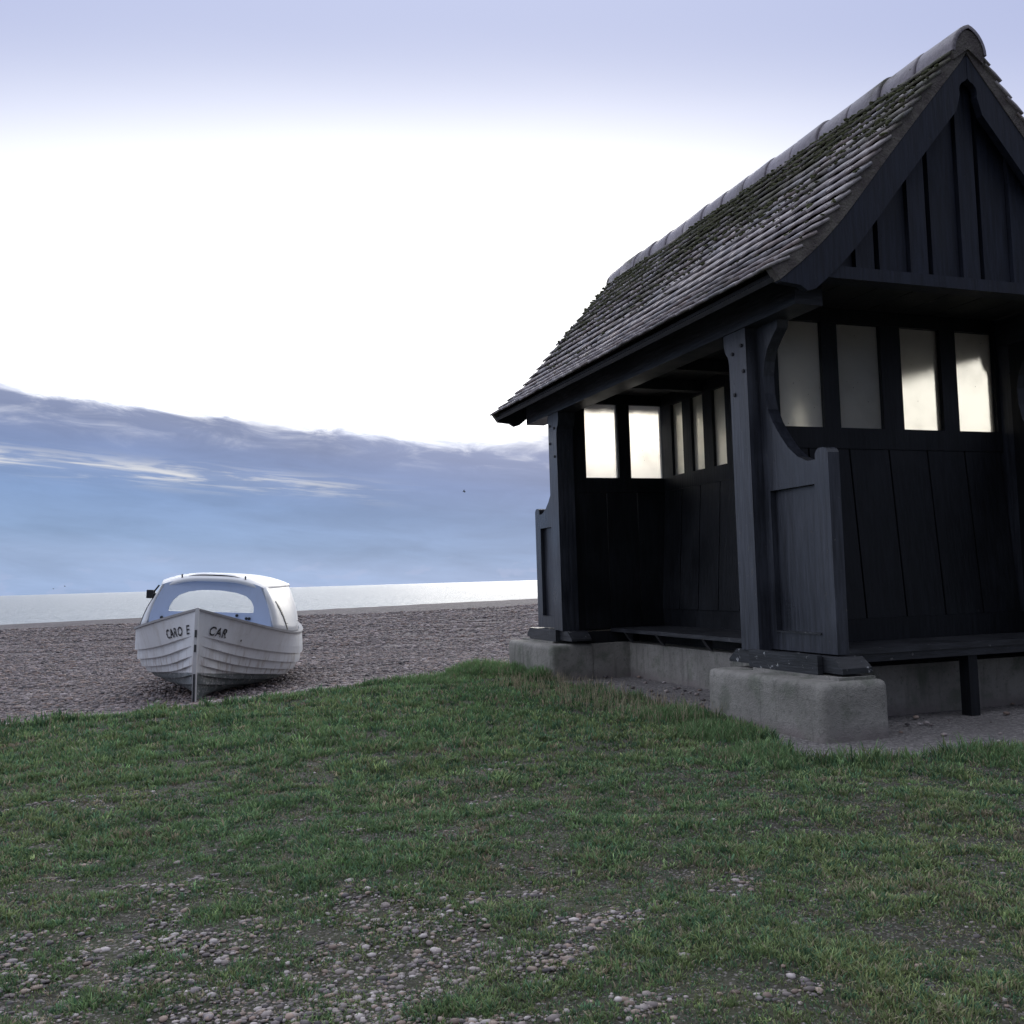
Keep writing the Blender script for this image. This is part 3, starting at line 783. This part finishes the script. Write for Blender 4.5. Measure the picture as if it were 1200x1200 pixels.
def hull_pt(u, s, extra=0.):
    zs, zk = sheer(u), keel(u); b = hb(u)
    wv = u / .45 if u < .45 else 1.; wv = wv * wv * (3 - 2 * wv)
    vee = s ** .92 * (.86 + .14 * s); full = (1 - (1 - s) ** 4) ** .36
    x = b * ((1 - wv) * vee + wv * full)
    # clinker laps, dying out towards the stem
    edges = [0.] + laps(u) + [1.0001]
    for a, c in zip(edges[:-1], edges[1:]):
        if a <= s < c: x += .034 * (1 - (s - a) / (c - a)) * min(1, max(0, (u - .012) / .05)); break
    y = u * BL + (.11 * (1 - s) ** 2) * max(0, 1 - u * 6)
    return Vector((x + extra, y, zk + (zs - zk) * s))
M_HULL = mat_hull(); M_WHITE = mat_boat('white_gloss_paint', (.74, .75, .76), .2, .35)[0]
M_SHADEW = mat_boat('shade_blue_white_paint', (.47, .56, .74), .2, .4)[0]  # white with the shadow blue of the cabin front put into the colour
M_RAIL = mat_boat('weathered_rail', (.34, .34, .35), .9, .7)[0]; M_DARK = mat_plain('dark_rubber', (.015, .016, .02), .5)
M_LETTER = mat_plain('black_lettering', (.012, .012, .018), .5); M_IRON = mat_plain('stem_iron', (.10, .11, .12), .5, .5)
us = np.concatenate([np.linspace(0, .1, 9)[:-1], np.linspace(.1, .5, 18)[:-1], np.linspace(.5, 1, 12)])
def girth(u):
    ss = []; ed = [0.] + laps(u) + [1.]
    for a, c in zip(ed[:-1], ed[1:]): ss += [a + 1e-5, a + (c - a) * .33, a + (c - a) * .66, c - 1e-5]
    return ss
ss = girth(0)
bm = bmesh.new()
for sg in (1, -1):
    grid = []
    for u in us:
        row = []
        for s in girth(float(u)):
            p = hull_pt(float(u), float(s)); row.append(bm.verts.new((sg * p.x, p.y, p.z)))
        grid.append(row)
    for i in range(len(us) - 1):
        for j in range(len(ss) - 1): bm.faces.new([grid[i][j], grid[i+1][j], grid[i+1][j+1], grid[i][j+1]])
    tr = [v for v in grid[-1]]
    bm.faces.new(tr + [bm.verts.new((0, BL, sheer(1))), bm.verts.new((0, BL, keel(1)))])
hull = obj('hull', bm, M_HULL, boat)
hull.data.polygons.foreach_set('use_smooth', [False] * len(hull.data.polygons))
# stem bar
bm = bmesh.new()
pts = []
for s in np.linspace(-.02, 1.02, 14):
    p = hull_pt(0, min(1, max(0, s))); pts.append((p.y, keel(0) + (sheer(0) - keel(0)) * s))
poly = [(y - .035, z) for y, z in pts] + [(y + .03, z) for y, z in pts[::-1]]
prism(bm, [poly], lambda p, q, d: (d, p, q), -.017, .017); bevel(bm, .005, 2)
stem = obj('stem', bm, M_WHITE, boat)
for z0, z1 in ((.02, .27), (.52, .55), (.62, .72)):
    bm = bmesh.new()
    q = [(y - .040, z) for y, z in pts if z0 - .04 <= z <= z1 + .04]
    if len(q) < 2: continue
    prism(bm, [[(a - .001, b_) for a, b_ in q] + [(a + .02, b_) for a, b_ in q[::-1]]], lambda p, q, d: (d, p, q), -.011, .009)
    obj('stem_band', bm, M_IRON, stem)
# rub rail on the gunwale
for sg in (1, -1):
    bm = bmesh.new(); rings = []
    for u in us:
        p = hull_pt(float(u), 1.)
        rings.append([bm.verts.new((sg * (p.x + a), p.y, p.z + b_)) for a, b_ in ((.016, -.016), (.018, .006), (-.03, .010), (-.03, -.016))])
    for i in range(len(rings) - 1):
        for k in range(4): bm.faces.new([rings[i][k], rings[i][(k+1) % 4], rings[i+1][(k+1) % 4], rings[i+1][k]])
    bm.faces.new(rings[0]); bm.faces.new(rings[-1][::-1])
    obj('gunwale', bm, M_RAIL, boat)
# foredeck
bm = bmesh.new(); prev = None
for u in np.linspace(.01, .24, 10):
    p = hull_pt(float(u), .97); row = [bm.verts.new((k * (p.x - .02), p.y, p.z + .03 * (1 - abs(k)))) for k in (-1, -.5, 0, .5, 1)]
    if prev:
        for a in range(4): bm.faces.new([prev[a], prev[a+1], row[a+1], row[a]])
    prev = row
obj('foredeck', bm, M_SHADEW, boat)
# inner floor so that the hull is not see-through
bm = bmesh.new(); prev = None
for u in np.linspace(.24, .99, 12):
    p = hull_pt(float(u), .35); row = [bm.verts.new((k * (p.x - .05), p.y, p.z)) for k in (-1, 1)]
    if prev: bm.faces.new([prev[0], prev[1], row[1], row[0]])
    prev = row
obj('floorboards', bm, M_RAIL, boat)
# cabin
CY0, CY1 = .98, 2.25
def cab_sec(f):
    """half widths and heights at fraction f (0 front, 1 back)"""
    u = (CY0 + (CY1 - CY0) * f) / BL
    wb = hb(u) - .035; zb = sheer(u) - .005
    wt = .525 + .20 * f; zt = 1.128 + .03 * f; crown = .092
    return wb, zb, wt, zt, crown
def roof_line(wt, zt, crown, n=18, k=1.):
    return [(wt * k * math.sin(a), zt + crown * (math.cos(a) - math.cos(1.25)) / (1 - math.cos(1.25))) for a in [0] ] if False else \
           [(wt * t_, zt + crown * (1 - abs(t_) ** 3.1)) for t_ in np.linspace(-1, 1, n)]
wb, zb, wt, zt, cr = cab_sec(0)
outer = [(-wb, zb)] + [(-wt - .02, zt - .06)] + roof_line(wt, zt, cr - .02) + [(wt + .02, zt - .06)] + [(wb, zb), (0, zb + .02)]
win = [(-.44, .855), (-.432, .90), (-.40, .965), (-.34, 1.022), (-.25, 1.06), (-.12, 1.08), (0, 1.085), (.12, 1.08), (.25, 1.062), (.35, 1.03), (.41, .98), (.438, .92), (.442, .86), (.43, .852), (-.43, .848)]
bm = bmesh.new(); prism(bm, [outer, win], lambda p, q, d: (p, CY0 + d + (q - zb) * .10, q), 0, .03)
cab = obj('cabin_front', bm, M_SHADEW, boat)
bm = bmesh.new()
prism(bm, [win[:-2]], lambda p, q, d: (p, CY0 + d + (q - zb) * .10, q), .012, .016)
mg, tg, bg_, cog = material('clear_cabin_glass')
gt_ = tg.node('ShaderNodeBsdfTransparent'); gt_.inputs[0].default_value = (.93, .94, .95, 1)
gg = tg.node('ShaderNodeBsdfGlossy'); gg.inputs['Roughness'].default_value = .05
fz = tg.node('ShaderNodeLayerWeight'); fz.inputs[0].default_value = .15
ms_ = tg.node('ShaderNodeMixShader'); tg.put(ms_.inputs[0], tg.m('MULTIPLY', fz.outputs['Fresnel'], .35)); tg.l.new(gt_.outputs[0], ms_.inputs[1]); tg.l.new(gg.outputs[0], ms_.inputs[2])
tg.l.new(ms_.outputs[0], tg.n['Material Output'].inputs[0])
obj('windscreen', bm, mg, cab)
# white rounded frame round the windscreen edge
for sg in (1, -1):
    bm = bmesh.new(); fr = []
    for f in np.linspace(0, 1, 8):
        wb, zb, wt, zt, cr = cab_sec(float(f)); y = CY0 + (CY1 - CY0) * f
        col = []
        for t_ in np.linspace(0, 1, 7):
            x = wb + (wt + .02 - wb) * t_ + .03 * math.sin(math.pi * t_); z = zb + (zt - .05 - zb) * t_
            if t_ == 1: x = wt - .0; z = zt + .0
            yy = y + (z - zb) * .10 * (1 - f)
            col.append((bm.verts.new((sg * x, yy, z)), bm.verts.new((sg * (x - .028), yy, z))))
        fr.append(col)
    for i in range(7):
        for j in range(6):
            a, b_, c, d = fr[i][j], fr[i+1][j], fr[i+1][j+1], fr[i][j+1]
            bm.faces.new([a[0], b_[0], c[0], d[0]]); bm.faces.new([d[1], c[1], b_[1], a[1]])
    for i in (0, 7):
        for j in range(6): bm.faces.new([fr[i][j][0], fr[i][j][1], fr[i][j+1][1], fr[i][j+1][0]])
    for j in (0, 6):
        for i in range(7): bm.faces.new([fr[i][j][0], fr[i+1][j][0], fr[i+1][j][1], fr[i][j][1]])
    side = obj('cabin_side', bm, M_WHITE, boat, True)
    # dark wiper-like strip and lower seam
    def side_pt(f, t_, out=.006):
        wb, zb, wt, zt, cr = cab_sec(f); y = CY0 + (CY1 - CY0) * f
        x = wb + (wt + .02 - wb) * t_ + .03 * math.sin(math.pi * t_); z = zb + (zt - .05 - zb) * t_
        return Vector((sg * (x + out), y + (z - zb) * .10 * (1 - f), z))
    bm = bmesh.new()
    for k in range(8):
        f0, f1 = .30 - .10 * k / 8, .30 - .10 * (k + 1) / 8
        t0, t1 = .06 + .70 * k / 8, .06 + .70 * (k + 1) / 8
        wd = .018 if k in (4, 5, 6) else .010
        q = [side_pt(f0 - wd, t0), side_pt(f0 + wd, t0), side_pt(f1 + wd, t1), side_pt(f1 - wd, t1)]
        q2 = [side_pt(f0 - wd, t0, -.004), side_pt(f0 + wd, t0, -.004), side_pt(f1 + wd, t1, -.004), side_pt(f1 - wd, t1, -.004)]
        hexa(bm, q2 + q)
    obj('window_pillar', bm, M_DARK, side)
    bm = bmesh.new()
    q = [side_pt(.30, .20), side_pt(.95, .24), side_pt(.95, .255), side_pt(.30, .215)]; q2 = [side_pt(.30, .20, -.004), side_pt(.95, .24, -.004), side_pt(.95, .255, -.004), side_pt(.30, .215, -.004)]
    hexa(bm, q2 + q); obj('side_seam', bm, M_RAIL, side)
# roof shell
bm = bmesh.new(); secs = []
for f in np.linspace(-.035, 1.05, 10):
    wb, zb, wt, zt, cr = cab_sec(float(f)); y = CY0 + (CY1 - CY0) * f + .05 * (1 - min(1, max(0, f)))
    ru = roof_line(wt + .012, zt + .012 - .035 * max(0, 1 - (f + .035) / .2) ** 1.6, cr + .02, 20)
    secs.append(([bm.verts.new((x, y + .05 * (abs(x) / wt) ** 2 * (1 if f < .1 else 0), z)) for x, z in ru], [bm.verts.new((x * .985, y + .05 * (abs(x) / wt) ** 2 * (1 if f < .1 else 0), z - .045)) for x, z in ru]))
for i in range(len(secs) - 1):
    for k in range(19):
        a, b_ = secs[i], secs[i+1]
        bm.faces.new([a[0][k], a[0][k+1], b_[0][k+1], b_[0][k]]); bm.faces.new([a[1][k], b_[1][k], b_[1][k+1], a[1][k+1]])
    for k in (0, 19): bm.faces.new([secs[i][0][k], secs[i+1][0][k], secs[i+1][1][k], secs[i][1][k]])
for sct in (secs[0], secs[-1]):
    for k in range(19): bm.faces.new([sct[0][k], sct[0][k+1], sct[1][k+1], sct[1][k]])
rf = obj('cabin_roof', bm, M_WHITE, boat, True)
md = rf.modifiers.new('rounding', 'BEVEL'); md.width = .028; md.segments = 3; md.angle_limit = R(50)
bm = bmesh.new(); prev = None
for f in (.06, .10, .5):
    row = []
    for t_ in np.linspace(-.5, .5, 13):
        wb, zb, wt, zt, cr = cab_sec(f); row.append((wt * t_, CY0 + (CY1 - CY0) * f + .05, zt + .012 + cr * (1 - abs(t_) ** 3.1) + .006 + (.020 if f > .08 else .006) * (1 - (abs(t_) * 2) ** 6)))
    row = [bm.verts.new(p) for p in row]
    if prev:
        for k in range(12): bm.faces.new([prev[k], prev[k+1], row[k+1], row[k]])
    prev = row
hatch = obj('roof_hatch', bm, M_WHITE, rf)
bm = bmesh.new(); prev = None
for dz in (.0, .014):
    row = []
    for t_ in np.linspace(-.5, .5, 13):
        wb, zb, wt, zt, cr = cab_sec(.05); row.append(bm.verts.new((wt * t_, CY0 + .085, zt + .014 + cr * (1 - abs(t_) ** 3.1) + dz * (1 - (abs(t_) * 2) ** 4))))
    if prev:
        for k in range(12): bm.faces.new([prev[k], prev[k+1], row[k+1], row[k]])
    prev = row
obj('hatch_gap_shade', bm, M_DARK, rf)  # dark strip in place of the shadow gap under the hatch
for x in (-.33, .33):
    bm = bmesh.new(); cyl(bm, (x, CY0 + .10, 1.18), (x, CY0 + .10, 1.245), .008, 8); cyl(bm, (x, CY0 + .075, 1.236), (x, CY0 + .125, 1.236), .007, 8)
    obj('roof_fitting', bm, M_IRON, rf)
# navigation lamp box on the port side
bm = bmesh.new(); box(bm, -.695, -.625, CY0 + .14, CY0 + .26, .975, 1.065); box(bm, -.66, -.55, CY0 + .17, CY0 + .21, 1.0, 1.03); cyl(bm, (-.63, CY0 + .19, 1.04), (-.575, CY0 + .19, 1.12), .010, 8); bevel(bm, .006, 1)
obj('navigation_lamp', bm, M_DARK, boat)
for x, z in ((-.50, .79), (.40, .80), (.37, .80), (.27, .83)):
    bm = bmesh.new(); cyl(bm, (x, CY0 - .012, z - .01), (x, CY0 + .03, z - .01), .016, 8); obj('deck_fitting', bm, M_DARK, cab)
# lettering painted on the bows, laid onto the planking
def lettering(text, sg, dist0, s_mid, size, slant=0.):
    cu = bpy.data.curves.new('lettering', 'FONT'); cu.body = text; cu.size = 1.; cu.shear = slant; cu.offset = .018; cu.space_character = 1.14
    tmp = bpy.data.objects.new('lettering', cu); sc.collection.objects.link(tmp)
    dg = bpy.context.evaluated_depsgraph_get(); me = bpy.data.meshes.new_from_object(tmp.evaluated_get(dg))
    bpy.data.objects.remove(tmp)
    bm = bmesh.new(); bm.from_mesh(me); bpy.data.meshes.remove(me)
    bmesh.ops.triangulate(bm, faces=bm.faces)
    bmesh.ops.subdivide_edges(bm, edges=[e for e in bm.edges if e.calc_length() > .2], cuts=2)
    xs = [v.co.x for v in bm.verts]; wd = max(xs)
    for v in bm.verts:
        tx = v.co.x if sg > 0 else wd - v.co.x
        sgirth = dist0 + tx * size * .92
        # walk along the hull from the stem
        u = 0.; acc = 0.; p0 = hull_pt(0, s_mid)
        while acc < sgirth and u < .4:
            u += .002; p1 = hull_pt(u, s_mid); acc += (p1 - p0).length; p0 = p1
        s_ = s_mid + (v.co.y - .35) * size / (sheer(u) - keel(u)) + .0
        p = hull_pt(u, s_)
        e1 = hull_pt(u + .004, s_) - p; n = Vector((e1.y, -e1.x, 0)).normalized()
        p = p + n * .006
        v.co = Vector((sg * p.x, p.y, p.z))
    # bold: solidify a touch
    bmesh.ops.recalc_face_normals(bm, faces=bm.faces)
    me = bpy.data.meshes.new('lettering'); bm.to_mesh(me); bm.free()
    return link('lettering', me, M_LETTER, hull)
lettering('E', -1, .095, .80, .125, 0.); lettering('CARO', -1, .225, .80, .125, 0.)
lettering('CAR', 1, .13, .80, .125, .25)
dot = lettering('.', 1, .62, .80, .13, 0.); dot.name = 'paint_mark'

# ------------------------------------------------------------------ pebbles
pal = np.array([.82, .775, .79]) * np.array([(.30, .27, .25), (.20, .18, .17), (.38, .35, .33), (.13, .12, .12), (.34, .28, .23), (.45, .43, .41), (.24, .22, .22), (.28, .22, .18), (.09, .085, .09)])
BARE = [(-3.05, -2.2, .65, .22, .9), (-3.5, -2.2, .5, .3, .9), (-3.45, -.9, .5, .25, .5), (-2.2, -1.2, .5, .15, .5), (-3.03, -1.80, .55, .36, 1.), (-3.25, -1.95, .5, .35, .95), (-2.53, -1.83, .42, .30, 1.), (-2.28, -1.74, .40, .16, .9), (-2.15, -2.0, .32, .18, .7), (-1.96, -1.85, .26, .14, .75),
        (-2.8, -2.12, .55, .28, .9), (-2.52, -2.15, .35, .22, .95), (-3.33, .03, .42, .22, .85), (-2.66, -2.20, .35, .2, .9), (-2.85, -1.5, .5, .2, .75), (-1.45, -1.75, .4, .15, .28), (-1.24, -1.95, .2, .1, .35), (-3.06, -1.35, .45, .2, .6),
        (-1.0, -.75, .5, .14, .5), (-.2, -.95, .5, .12, .45), (-3.6, -1.7, .5, .4, .9), (-2.75, -2.45, .6, .3, .7), (-.6, -1.6, .4, .15, .4), (-2.0, -.6, .3, .12, .45), (-1.5, -1.15, .5, .10, .5)]
def bare(x, y):
    v = np.zeros(x.shape)
    u = (x - CAM.x) * RB[0] + (y - CAM.y) * RB[1]; d = (x - CAM.x) * FB[0] + (y - CAM.y) * FB[1]
    for cx, cy, ru, rd, k in BARE:
        cu_ = (cx - CAM.x) * RB[0] + (cy - CAM.y) * RB[1]; cd_ = (cx - CAM.x) * FB[0] + (cy - CAM.y) * FB[1]
        v = np.maximum(v, k * np.exp(-(((u - cu_) / ru) ** 2 + ((d - cd_) / rd) ** 2) * .9))
    n = fbm(u * 3.2, d * 5., 21, 4); n2 = fbm(u * 9, d * 13., 25, 3)
    return sstep(v * 1.1 + (n - .5) * 1.7 + (n2 - .5) * 1.6 - .28 * sstep(u, .1, .45), .35, 1.15)
def sample_ud(n, d0, d1, hw=.56):
    d = np.exp(RNG.uniform(np.log(d0), np.log(d1), n)); u = RNG.uniform(-hw, hw, n) * d
    return u, d, CAM.x + u * RB[0] + d * FB[0], CAM.y + u * RB[1] + d * FB[1]
u, d, x, y = sample_ud(200000, 1.5, 7.5, .68)
bmask = bare(x, y); keep = inside(x, y, LAWN) & ~inside(x, y, APRON) & (RNG.random(len(x)) < bmask * .52 + .022)
x, y, d = x[keep], y[keep], d[keep]; n = len(x)
sz = np.clip(RNG.lognormal(math.log(.0038), .46, n), .0016, .0115); dim = np.stack([sz * RNG.uniform(.9, 1.5, n), sz, sz * RNG.uniform(.38, .65, n)], -1)
col = pal[RNG.integers(0, len(pal), n)] * RNG.uniform(.75, 1.5, (n, 1))
V, F, Sz, Cc = stones(np.stack([x, y, lawn_z(x, y) + dim[:, 2] * .35], -1), dim, RNG.uniform(0, 6.3, n), ICO1 * (1 + RNG.uniform(-.13, .13, (len(ICO1), 1))), ICO1F, col)
tag(np_mesh('lawn_pebbles', V, F, Sz, M_STONE, True, Cc), 'scattered grey and tan pebbles lying in bare patches of the lawn', 'pebbles', kind='stuff')
# shingle stones on the near beach
u, d, x, y = sample_ud(300000, 6.2, 30, .68)
t_ = pdist(x, y, EDGE); out = ~inside(x, y, LAWN)
keep = out & ~inside(x, y, [(-.3, 3.2), (2.4, 3.2), (2.4, 4.4), (-.3, 4.4)])
x, y, d = x[keep], y[keep], d[keep]; n = len(x)
sz = np.clip(RNG.lognormal(math.log(.0102), .42, n), .005, .033) * (1 + (d - 9) * .05).clip(.9, 2.); dim = np.stack([sz * RNG.uniform(.9, 1.5, n), sz, sz * RNG.uniform(.4, .75, n)], -1)
col = pal[RNG.integers(0, len(pal), n)] * RNG.uniform(.62, 1.2, (n, 1)) * np.array([1.02, .965, .985]) * .95 + .02
i0 = bmesh.new(); bmesh.ops.create_icosphere(i0, subdivisions=1, radius=1.); i0.free()
gph = (1 + 5 ** .5) / 2; ICO0 = np.array([(-1, gph, 0), (1, gph, 0), (-1, -gph, 0), (1, -gph, 0), (0, -1, gph), (0, 1, gph), (0, -1, -gph), (0, 1, -gph), (gph, 0, -1), (gph, 0, 1), (-gph, 0, -1), (-gph, 0, 1)]) / 1.9
ICO0F = np.array([(0,11,5),(0,5,1),(0,1,7),(0,7,10),(0,10,11),(1,5,9),(5,11,4),(11,10,2),(10,7,6),(7,1,8),(3,9,4),(3,4,2),(3,2,6),(3,6,8),(3,8,9),(4,9,5),(2,4,11),(6,2,10),(8,6,7),(9,8,1)])
V, F, Sz, Cc = stones(np.stack([x, y, beach_z(x, y) + dim[:, 2] * .3], -1), dim, RNG.uniform(0, 6.3, n), ICO0 * (1 + RNG.uniform(-.15, .15, (len(ICO0), 1))), ICO0F, col)
tag(np_mesh('beach_pebbles', V, F, Sz, M_STONE, True, Cc), 'grey-brown shingle stones covering the beach round the boat', 'pebbles', kind='stuff')
# loose stones on the gravel floor
n = 90
x = RNG.uniform(-.1, 2.2, n); y = np.where(RNG.random(n) < .5, RNG.uniform(-.6, .36, n), RNG.uniform(.9, 3.26, n)); x = np.where(y > .7, RNG.uniform(-.05, .54, n), x)
k = inside(x, y, APRON) & ~((x < .25) & (y < .85)); x, y = x[k], y[k]; n = len(x)
sz = RNG.uniform(.006, .02, n); dim = np.stack([sz * 1.3, sz, sz * .6], -1); col = pal[RNG.integers(0, len(pal), n)] * RNG.uniform(.8, 1.3, (n, 1))
V, F, Sz, Cc = stones(np.stack([x, y, .012 + dim[:, 2] * .5], -1), dim, RNG.uniform(0, 6.3, n), ICO1, ICO1F, col)
tag(np_mesh('floor_stones', V, F, Sz, M_STONE, True, Cc), 'loose stones lying on the gravel under the shelter benches', 'stones', kind='stuff')

# ------------------------------------------------------------------ grass
def blades(x, y, z, h, wd, col, lean, curl=1., la=None):
    n = len(x); la = RNG.uniform(0, 2 * math.pi, n) if la is None else la; a = la + math.pi / 2 + RNG.normal(0, .7, n)
    dx = np.cos(a) * wd / 2; dy = np.sin(a) * wd / 2
    lx = np.cos(la) * lean * h; ly = np.sin(la) * lean * h
    hh = h * np.sqrt(np.clip(1 - (lean * .8) ** 2, .15, 1))
    P = np.zeros((n, 7, 3))
    def lev(k, fr, wf):
        cx = x + lx * fr ** 1.7; cy = y + ly * fr ** 1.7; cz = z + hh * (fr - .12 * curl * fr ** 3)
        if wf > 0:
            P[:, k] = np.stack([cx - dx * wf, cy - dy * wf, cz], -1); P[:, k+1] = np.stack([cx + dx * wf, cy + dy * wf, cz], -1)
        else: P[:, k] = np.stack([cx, cy, cz], -1)
    lev(0, 0, 1.); lev(2, .4, .9); lev(4, .75, .6); lev(6, 1., 0)
    P[:, 0, 2] -= .01; P[:, 1, 2] -= .01
    b = (np.arange(n) * 7)[:, None]
    F = np.concatenate([b + np.array([[0, 1, 3, 2, 2, 3, 5, 4, 4, 5, 6]])], 1).ravel()
    S = np.tile([4, 4, 3], n)
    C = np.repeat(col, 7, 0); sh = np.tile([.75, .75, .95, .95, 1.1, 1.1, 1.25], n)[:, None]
    return P.reshape(-1, 3), F, S, C * sh
GV, GF, GS, GC, off = [], [], [], [], 0
def add(vfs):
    global off
    V, F, S, C = vfs; GV.append(V); GF.append(F + off); GS.append(S); GC.append(C); off += len(V)
G1, G2, G3, TAN = np.array((.140, .232, .100)), np.array((.225, .268, .112)), np.array((.090, .176, .094)), np.array((.34, .29, .20))
NT_, NB = 88000, 11
u, d, x, y = sample_ud(NT_, 1.45, 11.5, .82)
ok = inside(x, y, LAWN) & ~inside(x, y, APRON); x, y, d = x[ok], y[ok], d[ok]
bm_ = bare(x, y); clump = fbm(x * 6, y * 6, 41, 3); patch = fbm(x * 1.1, y * 1.1, 47, 3); worn = fbm(x * 2.3, y * 2.3, 61, 4)
ok = RNG.random(len(x)) < (1 - bm_ * .54) * (.47 + .53 * sstep(clump, .32, .58))
x, y, d, bm_, clump, patch, worn = [q[ok] for q in (x, y, d, bm_, clump, patch, worn)]; n = len(x)
da = pdist(x, y, APRON, True); de = pdist(x, y, EDGE)
lush = np.maximum(sstep(.5 - da, 0, .45), .75 * sstep(d, 3.6, 6.0))
hh = (.0095 + .014 * sstep(clump, .3, .75) + .013 * lush) * RNG.uniform(.6, 1.5, n) * (1 - .5 * bm_)
hh *= .64 + .36 * sstep(d, 2.4, 4.8)
hh *= (1 + .7 * sstep(.25 - da, 0, .22)) * (1 + .5 * sstep(.25 - de, 0, .2))
mixv = np.clip(patch * 1.5 - .35 + RNG.normal(0, .25, n) - lush * .3 + bm_ * .3, 0, 1)[:, None]
col = G1 * (1 - mixv) + G2 * mixv; col = np.where((RNG.random(n) < .28)[:, None], G3, col)
dry = (RNG.random(n) < .03 + .10 * bm_ + .20 * sstep(worn, .54, .74) * (1 - lush))[:, None]
col = np.where(dry, TAN * .8, col) * np.exp(RNG.normal(0, .30, (n, 1)))
rep = lambda q: np.repeat(q, NB, 0)
X, Y, D, H, C_ = rep(x), rep(y), rep(d), rep(hh), rep(col); m_ = len(X)
ang = RNG.uniform(0, 2 * math.pi, m_); rr = np.abs(RNG.normal(0, 1, m_)) * (.006 + .0042 * D)
X = X + rr * np.cos(ang); Y = Y + rr * np.sin(ang)
H = H * RNG.uniform(.55, 1.5, m_); lean = np.clip(RNG.uniform(.25, 1.05, m_) - .25 * rep(lush), .1, 1.)
C_ = np.where((RNG.random(m_) < .05)[:, None], TAN, C_) * RNG.uniform(.75, 1.25, (m_, 1))
wd = np.clip(.0012 * D, .0026, .0085) * RNG.uniform(.7, 1.4, m_)
ok = inside(X, Y, LAWN) & ~inside(X, Y, APRON)
add(blades(X[ok], Y[ok], lawn_z(X, Y)[ok], H[ok], wd[ok], C_[ok], lean[ok], .9, ang[ok] + RNG.normal(0, .6, ok.sum())))
# pale seed stalks by the floor of the open bay
n = 900
y = RNG.uniform(.6, 3.4, n); x = np.interp(y, [.6, .9, 2.1, 3.4], [-.13, -.13, -.14, -.16]) - RNG.random(n) ** 1.6 * .55
add(blades(x, y, lawn_z(x, y), RNG.uniform(.07, .15, n), np.full(n, .0032), TAN * RNG.uniform(.8, 1.4, (n, 1)), RNG.uniform(.05, .5, n), .6))
# tussocks
for cx, cy, r, hh, n in ((-.42, 4.35, .32, .15, 2600), (-.22, 4.0, .25, .14, 1600), (-.24, 3.35, .13, .16, 900), (-1.0, 4.15, .5, .08, 1500), (-2.75, -1.35, .08, .038, 130), (-2.42, -2.1, .06, .036, 110), (-3.05, -1.6, .07, .034, 110), (-2.25, -2.35, .09, .036, 130), (-2.9, -2.1, .05, .03, 80),
                         (.35, -.86, .3, .07, 1800), (.95, -.9, .35, .07, 1800), (-.62, -.35, .2, .07, 1000), (1.5, -.98, .35, .07, 1300), (-.42, .3, .25, .09, 1300), (-.35, .9, .25, .10, 1300)):
    a = RNG.uniform(0, 6.3, n); rr = r * np.sqrt(RNG.random(n)); x = cx + rr * np.cos(a); y = cy + rr * np.sin(a)
    ok = ~inside(x, y, APRON) & inside(x, y, LAWN); x, y, rr = x[ok], y[ok], rr[ok]; n = len(x)
    dd = np.hypot(cx - CAM.x, cy - CAM.y)
    add(blades(x, y, lawn_z(x, y), hh * RNG.uniform(.5, 1.2, n) * (1 - .5 * (rr / r) ** 2), np.full(n, max(.003, .0009 * dd)), np.where((RNG.random(n) < .1)[:, None], TAN, G1 * 1.05) * RNG.uniform(.7, 1.35, (n, 1)), RNG.uniform(.1, .8, n)))
tag(np_mesh('grass', np.concatenate(GV), np.concatenate(GF), np.concatenate(GS), M_GRASS, True, np.concatenate(GC)), 'short coarse green grass covering the lawn in front of the shelter', 'grass', kind='stuff')

# ------------------------------------------------------------------ gulls over the sea
M_GULL = mat_plain('gull_feather', (.16, .17, .19), .8)
def gull(px, py, dist, span, label, bank):
    dv = cF + (px - 600) / 1161.97 * cR - (py - 600) / 1161.97 * cU
    p = CAM + dv * dist
    o = empty('gull', p); o.rotation_euler = (0, bank, AZ0 * 0 + R(70))
    tag(o, label, 'bird', 'gulls flying over the sea')
    bm = bmesh.new()
    secs = [(-.50, .005), (-.40, .045), (-.2, .075), (.05, .085), (.28, .06), (.40, .05), (.48, .035), (.55, .008)]; rings = []
    for yy, r in secs: rings.append([bm.verts.new((r * span * math.cos(a), yy * span * .45, r * span * math.sin(a))) for a in np.linspace(0, 2 * math.pi, 9)[:-1]])
    for i in range(len(rings) - 1):
        for k in range(8): bm.faces.new([rings[i][k], rings[i][(k+1) % 8], rings[i+1][(k+1) % 8], rings[i+1][k]])
    obj('body', bm, M_GULL, o, True)
    for sg in (1, -1):
        bm = bmesh.new(); top, bot = [], []
        for t_, c, z, sw in ((0, .16, .02, 0), (.12, .17, .06, .03), (.26, .15, .09, .03), (.40, .10, .07, -.03), (.52, .02, .04, -.10)):
            for lst, dz in ((top, .008), (bot, -.008)):
                lst.append([bm.verts.new((sg * t_ * span, (sw + c / 2) * span, (z + dz) * span)), bm.verts.new((sg * t_ * span, (sw - c / 2) * span, (z + dz) * span))])
        for i in range(4):
            bm.faces.new([top[i][0], top[i][1], top[i+1][1], top[i+1][0]]); bm.faces.new([bot[i][0], bot[i+1][0], bot[i+1][1], bot[i][1]])
            for s_ in (0, 1): bm.faces.new([top[i][s_], top[i+1][s_], bot[i+1][s_], bot[i][s_]])
        obj('wing', bm, M_GULL, o, True)
gull(544, 576, 150, 1.05, 'small dark gull flying highest, between the boat and the shelter', .35)
gull(76, 687, 330, 1.3, 'distant gull just above the horizon, nearer the boat of the left pair', .2)
gull(62.5, 690, 380, 1.3, 'distant gull touching the sea horizon, leftmost of all the birds', -.2)
